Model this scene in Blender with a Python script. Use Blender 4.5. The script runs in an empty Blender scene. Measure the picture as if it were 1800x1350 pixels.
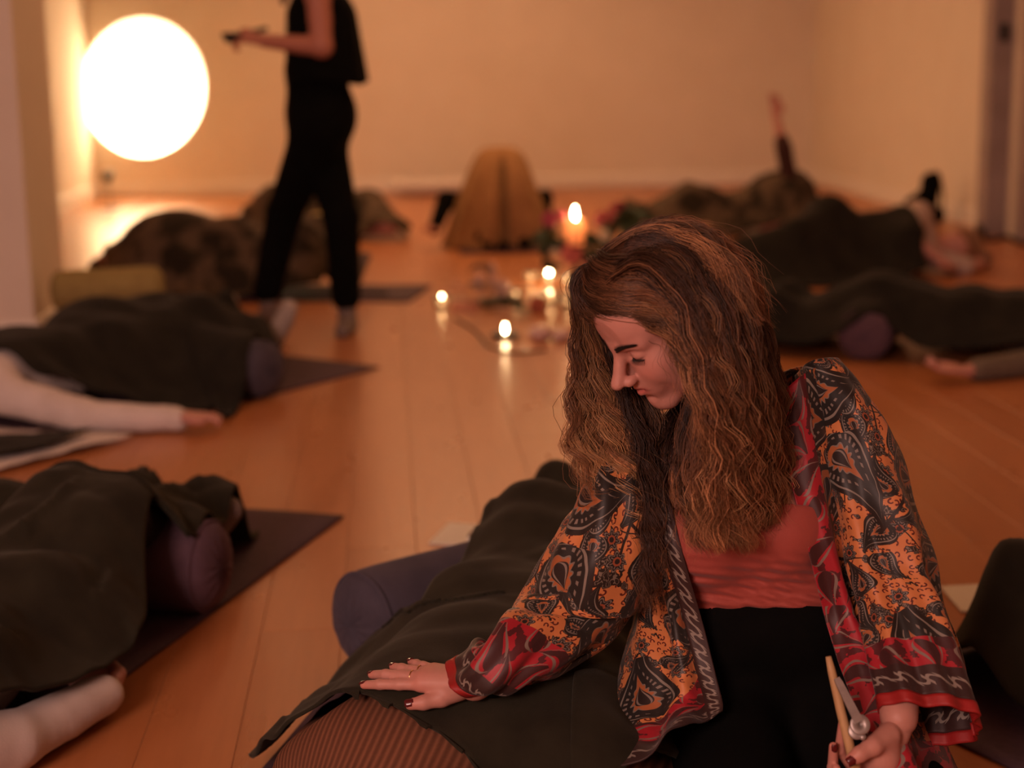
import bpy, math, random, time
import numpy as np
import openvdb
from mathutils import Vector
T0 = time.time()
RNG = np.random.default_rng(7)
random.seed(7)
sc = bpy.context.scene
COL = sc.collection
V = lambda *a: np.array(a, dtype=float)

# ------------------------------------------------------------------ camera, world, lights, exposure
FPX, IW, IH = 2812.0, 1800.0, 1350.0
YAW, PITCH, ROLL = math.radians(4.3), math.radians(11.3), math.radians(0.9)
CAM = V(0, 0, 1.2)
cf = V(math.sin(YAW)*math.cos(PITCH), math.cos(YAW)*math.cos(PITCH), -math.sin(PITCH))
_r = V(math.cos(YAW), -math.sin(YAW), 0); _u = np.cross(_r, cf)
cr = math.cos(ROLL)*_r - math.sin(ROLL)*_u
cu = math.cos(ROLL)*_u + math.sin(ROLL)*_r
def ray(px, py): return cf + cr*((px-IW/2)/FPX) - cu*((py-IH/2)/FPX)
def G(px, py, z=0.0):                       # a point at height z
    d = ray(px, py); return CAM + d*((z-CAM[2])/d[2])
def D(px, py, t): return CAM + ray(px, py)*t   # a point at distance t
def YP(px, py, y): d = ray(px, py); return CAM + d*(y/d[1])
def XP(px, py, x): d = ray(px, py); return CAM + d*(x/d[0])

cam_d = bpy.data.cameras.new('camera'); cam = bpy.data.objects.new('camera', cam_d); COL.objects.link(cam)
from mathutils import Matrix
m3 = Matrix(((cr[0], cu[0], -cf[0]), (cr[1], cu[1], -cf[1]), (cr[2], cu[2], -cf[2])))
cam.matrix_world = Matrix.Translation(Vector(CAM)) @ m3.to_4x4()
cam_d.sensor_fit = 'HORIZONTAL'; cam_d.sensor_width = 36.0; cam_d.lens = FPX/IW*36.0
cam_d.clip_start = 0.05; cam_d.clip_end = 60
cam_d.dof.use_dof = True; cam_d.dof.focus_distance = 2.42; cam_d.dof.aperture_fstop = 2.3
sc.camera = cam

sc.view_settings.view_transform = 'Standard'
sc.view_settings.look = 'None'
sc.view_settings.gamma = 1.0
sc.view_settings.use_curve_mapping = False
sc.view_settings.exposure = 0.12
world = bpy.data.worlds.new('world'); sc.world = world; world.use_nodes = True
world.node_tree.nodes['Background'].inputs[0].default_value = (0.30, 0.16, 0.10, 1)
world.node_tree.nodes['Background'].inputs[1].default_value = 0.05

def area(name, loc, target, size, power, color, sy=None):
    l = bpy.data.lights.new(name, 'AREA'); l.energy = power; l.color = color
    l.shape = 'RECTANGLE' if sy else 'SQUARE'; l.size = size
    if sy: l.size_y = sy
    o = bpy.data.objects.new(name, l); COL.objects.link(o); o.location = Vector(loc)
    d = Vector(target)-Vector(loc); o.rotation_euler = d.to_track_quat('-Z', 'Y').to_euler()
    return o
ORANGE = (1.0, 0.50, 0.235)
PINK = (1.0, 0.60, 0.52)
area('fill_light_back', (0.6, 12.0, 3.1), (0.6, 12.0, 0), 3.0, 112, ORANGE, 5.0)  # overhead fill added to even out the warm light, no real fitting
area('fill_light_middle', (0.8, 6.0, 3.1), (0.8, 6.0, 0), 3.0, 28, ORANGE, 3.0)  # second orange fill, added above the middle of the floor
area('fill_light_front', (-2.4, -2.6, 2.8), (-0.4, 6.0, 0.5), 1.8, 235, PINK, 1.2)  # unseen pinkish fill added behind the camera, aimed into the room
sp = bpy.data.lights.new('sunset_lamp_beam', 'SPOT'); sp.energy = 1750; sp.color = (1.0, 0.73, 0.46)
sp.spot_size = math.radians(45.3); sp.spot_blend = 0.05; sp.shadow_soft_size = 0.01
spo = bpy.data.objects.new('sunset_lamp_beam', sp); COL.objects.link(spo)
LAMP = G(195, 366); LAMPH = V(LAMP[0], LAMP[1], 0.30)
CIRC = V(-2.33, 15.8, 0.91)
spo.location = Vector(LAMPH + (CIRC-LAMPH)*0.06)
spo.rotation_euler = Vector(CIRC-LAMPH).to_track_quat('-Z', 'Y').to_euler()

# ------------------------------------------------------------------ node materials
class E:                                    # small expression wrapper round math nodes
    def __init__(s, nt, sock): s.nt, s.s = nt, sock
    def _m(s, op, *o):
        n = s.nt.nodes.new('ShaderNodeMath'); n.operation = op
        for i, v in enumerate((s,)+o):
            if isinstance(v, E): s.nt.links.new(v.s, n.inputs[i])
            else: n.inputs[i].default_value = v
        return E(s.nt, n.outputs[0])
    def __add__(s, o): return s._m('ADD', o)
    __radd__ = __add__
    def __sub__(s, o): return s._m('SUBTRACT', o)
    def __rsub__(s, o): return (s*-1.0)+o
    def __mul__(s, o): return s._m('MULTIPLY', o)
    __rmul__ = __mul__
    def __truediv__(s, o): return s._m('DIVIDE', o)
    def mx(s, o): return s._m('MAXIMUM', o)
    def mn(s, o): return s._m('MINIMUM', o)
    def gt(s, o): return s._m('GREATER_THAN', o)
    def lt(s, o): return s._m('LESS_THAN', o)
    def abs(s): return s._m('ABSOLUTE')
    def sqrt(s): return s._m('SQRT')
    def sin(s): return s._m('SINE')
    def cos(s): return s._m('COSINE')
    def atan2(s, o): return s._m('ARCTAN2', o)
    def fract(s): return s._m('FRACT')
    def inv(s): return 1.0-s
def sep(nt, sock):
    n = nt.nodes.new('ShaderNodeSeparateXYZ'); nt.links.new(sock, n.inputs[0])
    return [E(nt, n.outputs[i]) for i in range(3)]
def comb(nt, x, y, z=0.0):
    n = nt.nodes.new('ShaderNodeCombineXYZ')
    for i, v in enumerate((x, y, z)):
        if isinstance(v, E): nt.links.new(v.s, n.inputs[i])
        else: n.inputs[i].default_value = v
    return n.outputs[0]
def mixc(nt, fac, a, b):
    n = nt.nodes.new('ShaderNodeMix'); n.data_type = 'RGBA'
    for k, v in ((0, fac), (6, a), (7, b)):
        if isinstance(v, E): nt.links.new(v.s, n.inputs[k])
        elif isinstance(v, bpy.types.NodeSocket): nt.links.new(v, n.inputs[k])
        elif isinstance(v, (tuple, list)): n.inputs[k].default_value = (*v[:3], 1)
        else: n.inputs[k].default_value = v
    return n.outputs[2]
def newmat(name):
    m = bpy.data.materials.new(name); m.use_nodes = True
    return m, m.node_tree, m.node_tree.nodes['Principled BSDF']
def texco(nt, kind='Object'):
    return nt.nodes.new('ShaderNodeTexCoord').outputs[kind]
def noise(nt, vec, scale, detail=3.0, rough=0.55, stretch=None):
    n = nt.nodes.new('ShaderNodeTexNoise'); n.inputs['Scale'].default_value = scale
    n.inputs['Detail'].default_value = detail; n.inputs['Roughness'].default_value = rough
    if stretch is not None:
        mp = nt.nodes.new('ShaderNodeMapping'); mp.inputs['Scale'].default_value = stretch
        nt.links.new(vec, mp.inputs['Vector']); vec = mp.outputs[0]
    nt.links.new(vec, n.inputs['Vector'])
    return n.outputs[0]
def bump(nt, b, height, strength, dist=0.002):
    n = nt.nodes.new('ShaderNodeBump'); n.inputs['Strength'].default_value = strength
    n.inputs['Distance'].default_value = dist
    nt.links.new(height.s if isinstance(height, E) else height, n.inputs['Height'])
    nt.links.new(n.outputs[0], b.inputs['Normal'])
def mat(name, c, c2=None, rough=0.8, scale=20.0, detail=3.0, bstr=0.0, bscale=None, sheen=0.0, spec=0.4, stretch=None, metal=0.0, lo=0.35, hi=0.65):
    m, nt, b = newmat(name)
    b.inputs['Roughness'].default_value = rough
    b.inputs['Specular IOR Level'].default_value = spec
    b.inputs['Metallic'].default_value = metal
    if sheen:
        b.inputs['Sheen Weight'].default_value = sheen; b.inputs['Sheen Roughness'].default_value = 0.5
        b.inputs['Sheen Tint'].default_value = (*[min(1, v*4+0.1) for v in c], 1)
    co = texco(nt)
    if c2 is None: c2 = tuple(v*0.8 for v in c)
    f = noise(nt, co, scale, detail, stretch=stretch)
    mr = nt.nodes.new('ShaderNodeMapRange'); nt.links.new(f, mr.inputs[0])
    mr.inputs[1].default_value = lo; mr.inputs[2].default_value = hi
    nt.links.new(mixc(nt, E(nt, mr.outputs[0]), c, c2), b.inputs['Base Color'])
    if bstr: bump(nt, b, noise(nt, co, bscale or scale*8, 2.0), bstr)
    return m
def emit(name, c, s):
    m, nt, b = newmat(name)
    b.inputs['Base Color'].default_value = (0.8, 0.6, 0.4, 1)
    b.inputs['Emission Color'].default_value = (*c, 1); b.inputs['Emission Strength'].default_value = s
    return m

M = {}
M['wall'] = mat('wall_paint', (0.74, 0.66, 0.55), (0.71, 0.63, 0.52), 0.85, 3, bstr=0.05, bscale=300)
M['wall_white'] = mat('white_gloss_paint', (0.78, 0.72, 0.64), (0.75, 0.69, 0.61), 0.5, 4)
M['ceiling'] = mat('ceiling_paint', (0.72, 0.66, 0.58), None, 0.9, 3)
M['door'] = mat('door_paint', (0.62, 0.50, 0.40), (0.58, 0.46, 0.36), 0.55, 4)
M['frame'] = mat('grey_frame_paint', (0.34, 0.27, 0.26), None, 0.5, 4)
M['blanket'] = mat('dark_green_wool', (0.027, 0.0235, 0.0135), (0.016, 0.0135, 0.008), 0.95, 9, 5, 0.35, 420, 0.25, 0.15)
M['blanket2'] = mat('charcoal_wool', (0.019, 0.0165, 0.0115), (0.011, 0.0095, 0.007), 0.95, 9, 5, 0.3, 420, 0.2, 0.15)
M['camo'] = mat('mottled_brown_fleece', (0.085, 0.058, 0.036), (0.018, 0.013, 0.008), 0.95, 7, 4, 0.3, 300, 0.2, 0.15, lo=0.45, hi=0.58)
M['brown'] = mat('tan_brown_wool', (0.36, 0.188, 0.080), (0.27, 0.135, 0.056), 0.95, 6, 4, 0.3, 300, 0.15, 0.15)
M['mat'] = mat('purple_yoga_mat', (0.085, 0.050, 0.066), (0.072, 0.042, 0.056), 0.8, 60, 2, 0.3, 900, 0.0, 0.25)
M['purple'] = mat('mauve_cotton', (0.105, 0.060, 0.078), (0.085, 0.048, 0.063), 0.9, 12, 4, 0.3, 500, 0.15, 0.2)
M['slate'] = mat('slate_cotton', (0.072, 0.062, 0.082), (0.058, 0.050, 0.066), 0.9, 12, 4, 0.35, 500, 0.15, 0.2)
M['maroon'] = mat('maroon_cotton', (0.07, 0.030, 0.026), None, 0.9, 12, 4, 0.3, 500)
M['olive'] = mat('olive_cotton', (0.31, 0.235, 0.080), (0.26, 0.19, 0.065), 0.9, 12, 4, 0.3, 500)
M['white'] = mat('white_cotton', (0.66, 0.58, 0.53), (0.60, 0.52, 0.47), 0.9, 10, 4, 0.3, 300, 0.1, 0.2)
M['card'] = mat('cream_card', (0.80, 0.76, 0.62), (0.77, 0.73, 0.59), 0.7, 8)
M['black'] = mat('black_jersey', (0.0042, 0.0040, 0.0036), (0.003, 0.003, 0.0028), 0.95, 20, 3, 0.2, 300, 0.0, 0.06)
M['navy'] = mat('dark_cotton', (0.020, 0.013, 0.012), None, 0.9, 20)
M['dred'] = mat('dark_maroon_sleeve', (0.045, 0.013, 0.010), None, 0.9, 20)
M['sock'] = mat('grey_wool_sock', (0.20, 0.155, 0.135), (0.15, 0.115, 0.10), 0.95, 60, 3, 0.4, 200)
M['sock_white'] = mat('pale_sock', (0.40, 0.33, 0.29), (0.30, 0.24, 0.2), 0.95, 40, 3, 0.4, 200)
M['greysleeve'] = mat('grey_brown_knit', (0.15, 0.115, 0.08), None, 0.95, 40, 3, 0.4, 300)
M['wood'] = mat('pale_wood', (0.52, 0.33, 0.16), (0.42, 0.25, 0.11), 0.5, 30, 4, stretch=(1, 1, 0.1))
M['steel'] = mat('brushed_steel', (0.45, 0.40, 0.37), (0.36, 0.32, 0.30), 0.5, 40, metal=0.7)
M['gold'] = mat('gold', (0.75, 0.50, 0.25), None, 0.25, 20, metal=1.0)
M['nail'] = mat('dark_red_varnish', (0.10, 0.008, 0.010), None, 0.2, 20, spec=0.6)
M['lash'] = mat('dark_lashes', (0.012, 0.007, 0.005), None, 0.6, 20)
M['eye'] = mat('eye_white', (0.45, 0.38, 0.34), None, 0.2, 20)
M['darkplastic'] = mat('black_plastic', (0.012, 0.011, 0.010), None, 0.4, 20)
M['wax'] = None
M['leaf'] = mat('dark_leaf', (0.035, 0.055, 0.018), (0.02, 0.032, 0.012), 0.5, 30)
M['leaf2'] = mat('olive_leaf', (0.085, 0.085, 0.028), (0.05, 0.05, 0.018), 0.5, 30)
M['redleaf'] = mat('crimson_leaf', (0.20, 0.022, 0.025), None, 0.5, 30)
M['rose'] = mat('pink_rose', (0.60, 0.16, 0.12), (0.50, 0.10, 0.09), 0.7, 30)
M['rose2'] = mat('magenta_flower', (0.42, 0.06, 0.10), None, 0.7, 30)
M['cream'] = mat('cream_flower', (0.6, 0.48, 0.32), None, 0.7, 30)
M['teal'] = mat('teal_feather', (0.03, 0.10, 0.12), (0.015, 0.05, 0.07), 0.6, 30)
M['terracotta'] = mat('red_brown_card', (0.36, 0.09, 0.05), None, 0.7, 20)
M['quartz'] = mat('rose_quartz', (0.62, 0.42, 0.36), (0.55, 0.36, 0.30), 0.25, 30)
M['flame'] = emit('candle_flame', (1.0, 0.66, 0.32), 150)
M['glass'], nt, b = newmat('clear_glass')
b.inputs['Base Color'].default_value = (0.95, 0.85, 0.72, 1); b.inputs['Roughness'].default_value = 0.06
b.inputs['Transmission Weight'].default_value = 0.9; b.inputs['IOR'].default_value = 1.45
M['wax'], nt, b = newmat('candle_wax')
b.inputs['Base Color'].default_value = (0.80, 0.52, 0.38, 1); b.inputs['Roughness'].default_value = 0.5
tr = nt.nodes.new('ShaderNodeBsdfTranslucent'); tr.inputs[0].default_value = (0.95, 0.66, 0.46, 1)
mx = nt.nodes.new('ShaderNodeMixShader'); mx.inputs[0].default_value = 0.55
nt.links.new(b.outputs[0], mx.inputs[1]); nt.links.new(tr.outputs[0], mx.inputs[2])
nt.links.new(mx.outputs[0], nt.nodes['Material Output'].inputs[0])

def floor_material():
    m, nt, b = newmat('oak_floor')
    co = texco(nt)
    oi = nt.nodes.new('ShaderNodeObjectInfo').outputs['Random']
    rnd = E(nt, oi)
    x, y, z = sep(nt, co)
    vec = comb(nt, x*1.0+rnd*37.0, y*0.06+rnd*11.0, z)
    g1 = noise(nt, vec, 55, 4, 0.6)
    vec2 = comb(nt, x+rnd*37.0, y*0.25+rnd*11.0, 0.0)
    g2 = noise(nt, vec2, 9, 3, 0.6)
    f = (E(nt, g1)*0.6+E(nt, g2)*0.5+rnd*0.32-0.31)
    c = mixc(nt, f.mx(0.0).mn(1.0), (0.36, 0.128, 0.041), (0.55, 0.218, 0.080))
    nt.links.new(c, b.inputs['Base Color'])
    r = E(nt, g2)*0.13+0.23
    nt.links.new(r.s, b.inputs['Roughness'])
    b.inputs['Specular IOR Level'].default_value = 0.42
    bump(nt, b, g1, 0.06, 0.001)
    return m
M['floor'] = floor_material()

def skin_material(name, tint=(1, 1, 1)):
    m, nt, b = newmat(name)
    at = nt.nodes.new('ShaderNodeAttribute'); at.attribute_name = 'tone'
    co = texco(nt)
    f = noise(nt, co, 60, 3)
    c = mixc(nt, E(nt, f)*0.35, at.outputs['Color'], (0.40*tint[0], 0.15*tint[1], 0.11*tint[2]))
    nt.links.new(c, b.inputs['Base Color'])
    b.inputs['Roughness'].default_value = 0.48
    b.inputs['Specular IOR Level'].default_value = 0.35
    b.inputs['Subsurface Weight'].default_value = 0.12
    b.inputs['Subsurface Radius'].default_value = (0.010, 0.004, 0.002)
    b.inputs['Subsurface Scale'].default_value = 0.6
    bump(nt, b, noise(nt, co, 700, 2), 0.08, 0.0006)
    return m
M['skin'] = skin_material('skin')
SKIN = (0.52, 0.255, 0.200)

def hair_material():
    m, nt, b = newmat('honey_brown_hair')
    at = nt.nodes.new('ShaderNodeAttribute'); at.attribute_name = 'tone'
    nt.links.new(at.outputs['Color'], b.inputs['Base Color'])
    b.inputs['Roughness'].default_value = 0.42
    b.inputs['Specular IOR Level'].default_value = 0.35
    return m
M['hair'] = hair_material()

def rib_material():
    m, nt, b = newmat('brown_ribbed_knit')
    uv = texco(nt, 'UV'); x, y, z = sep(nt, uv)
    w = (x*(2*math.pi/0.0105)).sin()*0.5+0.5
    nz = E(nt, noise(nt, uv, 260, 3))
    f = (w*0.75+nz*0.35).mn(1.0)
    nt.links.new(mixc(nt, f, (0.085, 0.034, 0.018), (0.205, 0.085, 0.046)), b.inputs['Base Color'])
    b.inputs['Roughness'].default_value = 0.95; b.inputs['Specular IOR Level'].default_value = 0.15
    bump(nt, b, w+nz*0.3, 0.7, 0.003)
    return m
M['rib'] = rib_material()

def jersey_material():
    m, nt, b = newmat('brick_red_jersey')
    co = texco(nt); nz = E(nt, noise(nt, co, 500, 2))
    nt.links.new(mixc(nt, nz, (0.30, 0.050, 0.036), (0.36, 0.066, 0.046)), b.inputs['Base Color'])
    b.inputs['Roughness'].default_value = 0.75; b.inputs['Sheen Weight'].default_value = 0.1
    return m
M['redtop'] = jersey_material()

def paisley_material(back=False):
    """orange cloth printed with dark paisleys, rosettes and curls; the attribute 'edge' holds the metres to the hem"""
    m, nt, b = newmat('paisley_satin')
    uvs = texco(nt, 'UV'); u, v, _ = sep(nt, uvs)
    wn = nt.nodes.new('ShaderNodeTexNoise'); wn.inputs['Scale'].default_value = 14; wn.inputs['Detail'].default_value = 2
    nt.links.new(uvs, wn.inputs['Vector'])
    wx, wy, wz = sep(nt, wn.outputs['Color'])
    u2 = u+(wx-0.5)*0.018; v2 = v+(wy-0.5)*0.018
    def cells(scale, rnd, off):
        px, py = u2*scale+off, v2*scale+off*1.7
        n = nt.nodes.new('ShaderNodeTexVoronoi'); n.voronoi_dimensions = '2D'; n.inputs['Scale'].default_value = 1.0
        n.inputs['Randomness'].default_value = rnd
        nt.links.new(comb(nt, px, py), n.inputs['Vector'])
        cx, cy, _ = sep(nt, n.outputs['Position'])
        r1, r2, r3 = sep(nt, n.outputs['Color'])
        qx, qy = px-cx, py-cy
        a = r1*6.2832
        ca, sa = a.cos(), a.sin()
        return qx*ca-qy*sa, qx*sa+qy*ca, r2, r3
    def paisley(scale, rnd, off, size):
        x, y, r2, r3 = cells(scale, rnd, off)
        sgn = r2.gt(0.5)*2.0-1.0
        x, y = x/size, y*sgn/size
        y = y-(x+0.35)*(x+0.35)*0.42+0.12
        w = ((1.0-x*x).mx(0.0001)).sqrt()*(1.02-x).mx(0.0)*0.52
        e = y.abs()/(w.mx(0.004))
        inside = e.lt(1.0)*(x.abs().lt(1.0))
        return x, y, e, inside, w, r3
    def drop(x, y, cx, s):
        xx = (x-cx)/s; ww = ((1.0-xx*xx).mx(0.0001)).sqrt()*(1.02-xx).mx(0.0)*0.52
        return ((y/s).abs()/(ww.mx(0.004)))+(xx.abs().gt(1.0))*9.0
    def band(e, a, c): return e.gt(a)*e.lt(c)
    # small curls
    sx, sy, s2, s3 = cells(78.0, 0.9, 3.1)
    sr = (sx*sx+sy*sy).sqrt(); sa = sy.atan2(sx)
    curl = ((sr-0.26).abs().lt(0.085))*(sa.gt(-1.2))
    curl = curl.mx(((sx-0.2)*(sx-0.2)+(sy+0.15)*(sy+0.15)).lt(0.016))
    base = mixc(nt, curl*s2.gt(0.25), (0.55, 0.198, 0.066), (0.10, 0.012, 0.009))
    # dark scrolling ground where motifs grow together
    gn = E(nt, noise(nt, comb(nt, u2, v2), 30, 3, 0.6))
    ground = gn.gt(0.575)
    gl = band(gn, 0.602, 0.616).mx(band(gn, 0.65, 0.66))
    base = mixc(nt, ground, base, (0.020, 0.012, 0.008))
    base = mixc(nt, gl, base, (0.19, 0.15, 0.115))
    # rosettes
    fx, fy, f2, f3 = cells(24.0, 0.7, 7.7)
    fr = (fx*fx+fy*fy).sqrt(); fa = fy.atan2(fx)
    pet = (fa*7.0).cos()*0.075+0.33
    ros = fr.lt(pet)*f2.gt(0.25)
    core = mixc(nt, band(fr/pet, 0.76, 0.88), (0.017, 0.012, 0.010), (0.20, 0.165, 0.135))
    core = mixc(nt, band(fr, 0.09, 0.15), core, (0.28, 0.07, 0.03))
    core = mixc(nt, ((fa*7.0).cos().gt(0.82))*band(fr, 0.15, 0.25), core, (0.17, 0.14, 0.115))
    base = mixc(nt, ros, base, core)
    # medium, then large paisleys
    for scale, rnd, off, size in ((15.0, 0.55, 1.3, 0.47), (6.9, 0.45, 5.2, 0.50)):
        x, y, e, ins, w, r3 = paisley(scale, rnd, off, size)
        halo = (e*w).lt(w+0.09)*(x.abs().lt(1.06))
        base = mixc(nt, halo*(r3.gt(0.2)), base, (0.018, 0.011, 0.008))
        ang = y.atan2(x+0.35)
        col = mixc(nt, band(e, 0.84, 0.93), (0.016, 0.013, 0.011), (0.22, 0.185, 0.15))
        scal = ((ang*14.0).sin()*0.06+0.62)
        d1, d2, d3 = drop(x, y, -0.16, 0.72), drop(x, y, -0.26, 0.50), drop(x, y, -0.33, 0.28)
        dots = ((ang*22.0).sin()).gt(0.2)*band(d1, 0.86, 1.12)
        col = mixc(nt, dots, col, (0.20, 0.16, 0.13))
        petal = ((ang*11.0).cos()*0.16+0.86)
        col = mixc(nt, d2.lt(petal), col, (0.34, 0.105, 0.034))
        col = mixc(nt, band(d2-petal, -0.16, 0.0), col, (0.19, 0.155, 0.125))
        col = mixc(nt, d3.lt(1.0), col, (0.020, 0.012, 0.010))
        col = mixc(nt, band(d3, 0.55, 0.78), col, (0.20, 0.16, 0.13))
        base = mixc(nt, ins*(r3.gt(0.2)), base, col)
    # hem: solid red binding, pale scrolls on dark, crimson band
    at = nt.nodes.new('ShaderNodeAttribute'); at.attribute_name = 'edge'
    ex, ey, ez = sep(nt, at.outputs['Color'])            # x: metres to a sleeve hem, y: metres to a front edge
    def hem(base, d, w0, w1, w2):
        al = u+v
        scr = ((al*190.0).sin()*0.006+d-(w0+w1)*0.5).abs()
        b1 = mixc(nt, scr.lt(0.0018).mx(((al*380.0).cos().gt(0.7))*(scr.lt(0.007))), (0.035, 0.014, 0.012), (0.24, 0.20, 0.165))
        x, y, e, ins, w, r3 = paisley(19.0, 0.5, 2.2, 0.6)
        b2 = mixc(nt, gn.gt(0.54), (0.34, 0.012, 0.022), (0.075, 0.010, 0.012))
        b2 = mixc(nt, ins*band(e, 0.7, 0.9), b2, (0.20, 0.15, 0.12))
        b2 = mixc(nt, ins*(e.lt(0.5)), b2, (0.05, 0.012, 0.012))
        base = mixc(nt, d.lt(w2), base, b2)
        base = mixc(nt, d.lt(w1), base, b1)
        return mixc(nt, d.lt(w0), base, (0.40, 0.018, 0.018))
    base = hem(base, ex, 0.0, 0.043, 0.090)
    base = hem(base, ey, 0.0, (1.0-ez)*0.027, ez*0.022+0.027)
    nt.links.new(base, b.inputs['Base Color'])
    b.inputs['Roughness'].default_value = 0.52
    b.inputs['Specular IOR Level'].default_value = 0.40
    b.inputs['Sheen Weight'].default_value = 0.08
    bump(nt, b, noise(nt, uvs, 900, 2), 0.08, 0.0006)
    return m
M['robe'] = paisley_material()
M['redtrim'] = mat('red_binding', (0.31, 0.016, 0.015), (0.27, 0.013, 0.012), 0.55, 40)

# ------------------------------------------------------------------ object helpers
ORG = {}
def mk(name, verts, faces, m, parent=None, smooth=True, uv=None, attrs=None, org=None):
    """verts in world metres; links ONE mesh object, as a child of `parent` when given"""
    verts = np.asarray(verts, dtype=np.float32).reshape(-1, 3)
    me = bpy.data.meshes.new(name)
    if isinstance(faces, np.ndarray): faces = [faces]
    if faces and isinstance(faces[0], np.ndarray):
        flat = np.concatenate([f.ravel() for f in faces]).astype(np.int32)
        tot = np.concatenate([np.full(len(f), f.shape[1]) for f in faces]).astype(np.int32)
    else:
        flat = np.array([i for f in faces for i in f], dtype=np.int32)
        tot = np.array([len(f) for f in faces], dtype=np.int32)
    o0 = np.zeros(3)
    if parent is not None: o0 = ORG[parent.name]
    elif org is not None: o0 = np.asarray(org, dtype=float)
    else:
        o0 = np.array([(verts[:, 0].min()+verts[:, 0].max())/2, (verts[:, 1].min()+verts[:, 1].max())/2, verts[:, 2].min()], dtype=float)
    me.vertices.add(len(verts)); me.vertices.foreach_set('co', (verts-o0).astype(np.float32).ravel())
    me.loops.add(len(flat)); me.loops.foreach_set('vertex_index', flat)
    me.polygons.add(len(tot))
    st = np.concatenate([[0], np.cumsum(tot)[:-1]]).astype(np.int32)
    me.polygons.foreach_set('loop_start', st)
    try: me.polygons.foreach_set('loop_total', tot)
    except Exception: pass
    me.polygons.foreach_set('use_smooth', np.full(len(tot), bool(smooth)))
    me.update(calc_edges=True)
    if uv is not None:
        l = me.uv_layers.new(name='UVMap'); l.data.foreach_set('uv', np.asarray(uv, dtype=np.float32)[flat].ravel())
    for k, a in (attrs or {}).items():
        a = np.asarray(a, dtype=np.float32)
        if a.shape[1] == 3: a = np.hstack([a, np.ones((len(a), 1), np.float32)])
        ca = me.color_attributes.new(k, 'FLOAT_COLOR', 'POINT'); ca.data.foreach_set('color', a.ravel())
    me.validate()
    if m is not None: me.materials.append(m)
    o = bpy.data.objects.new(name, me); COL.objects.link(o)
    ORG[o.name] = o0
    if parent is not None: o.parent = parent
    else: o.location = Vector(o0)
    return o
def thing(name, label, cat, loc, group=None):
    o = bpy.data.objects.new(name, None); COL.objects.link(o); o.location = Vector(loc); o.empty_display_size = 0.05
    ORG[o.name] = np.asarray(loc, dtype=float)
    return tag(o, label, cat, group)
def tag(o, label, cat, group=None):
    o['label'] = label; o['category'] = cat
    if group: o['group'] = group
    return o
def struct(o): o['kind'] = 'structure'; return o

class MB:                                  # collects pieces of ONE mesh
    def __init__(s): s.v, s.f, s.n = [], [], 0
    def add(s, v, f):
        v = np.asarray(v, dtype=float).reshape(-1, 3)
        s.v.append(v); s.f += [tuple(i+s.n for i in q) for q in f]; s.n += len(v); return s
    def box(s, lo, hi, bev=0.0):
        x0, y0, z0 = lo; x1, y1, z1 = hi
        if bev <= 0:
            v = [(x, y, z) for z in (z0, z1) for y in (y0, y1) for x in (x0, x1)]
            return s.add(v, [(0, 2, 3, 1), (4, 5, 7, 6), (0, 1, 5, 4), (2, 6, 7, 3), (0, 4, 6, 2), (1, 3, 7, 5)])
        b = bev
        rings = []
        for z, q in ((z0, b), (z0+b, 0), (z1-b, 0), (z1, b)):
            rings.append([(x0+q+b*0, y0+q, z), (x1-q, y0+q, z), (x1-q, y1-q, z), (x0+q, y1-q, z)])
        v = [p for r in rings for p in r]; f = [(3, 2, 1, 0), (12, 13, 14, 15)]
        for k in range(3):
            for i in range(4):
                j = (i+1) % 4; f.append((k*4+i, k*4+j, k*4+4+j, k*4+4+i))
        return s.add(v, f)
    def lathe(s, c, prof, n=24, axis=(0, 0, 1)):
        a = np.asarray(axis, float); a /= np.linalg.norm(a)
        h = V(1, 0, 0) if abs(a[0]) < 0.9 else V(0, 1, 0)
        e1 = np.cross(a, h); e1 /= np.linalg.norm(e1); e2 = np.cross(a, e1)
        v, f = [], []
        for r, z in prof:
            for i in range(n):
                t = 2*math.pi*i/n
                v.append(np.asarray(c)+a*z+(e1*math.cos(t)+e2*math.sin(t))*max(r, 1e-4))
        for k in range(len(prof)-1):
            for i in range(n):
                j = (i+1) % n; f.append((k*n+i, k*n+j, k*n+n+j, k*n+n+i))
        f.append(tuple(range(n-1, -1, -1))); f.append(tuple((len(prof)-1)*n+i for i in range(n)))
        return s.add(v, f)
    def tube(s, pts, rad, n=8, closed_ends=True):
        pts = np.asarray(pts, float); rad = np.broadcast_to(np.asarray(rad, float), (len(pts),))
        t = np.gradient(pts, axis=0); t /= np.linalg.norm(t, axis=1)[:, None]+1e-9
        h = V(0.13, 0.21, 0.97); v, f = [], []
        e1 = np.cross(t[0], h); e1 /= np.linalg.norm(e1)
        for k in range(len(pts)):
            e1 = e1-t[k]*np.dot(e1, t[k]); e1 /= np.linalg.norm(e1); e2 = np.cross(t[k], e1)
            for i in range(n):
                a = 2*math.pi*i/n; v.append(pts[k]+(e1*math.cos(a)+e2*math.sin(a))*rad[k])
        for k in range(len(pts)-1):
            for i in range(n):
                j = (i+1) % n; f.append((k*n+i, k*n+j, k*n+n+j, k*n+n+i))
        if closed_ends:
            f.append(tuple(range(n-1, -1, -1))); f.append(tuple((len(pts)-1)*n+i for i in range(n)))
        return s.add(v, f)
    def quad(s, p): return s.add(p, [tuple(range(len(p)))])
    def build(s, name, m, parent=None, smooth=False, **k):
        return mk(name, np.concatenate(s.v), s.f, m, parent, smooth, **k)
def shade_auto(o, deg=35):
    o.data.polygons.foreach_set('use_smooth', np.ones(len(o.data.polygons), bool))
    try:
        o.data.set_sharp_from_angle(angle=math.radians(deg))
    except Exception: pass
    return o

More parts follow.
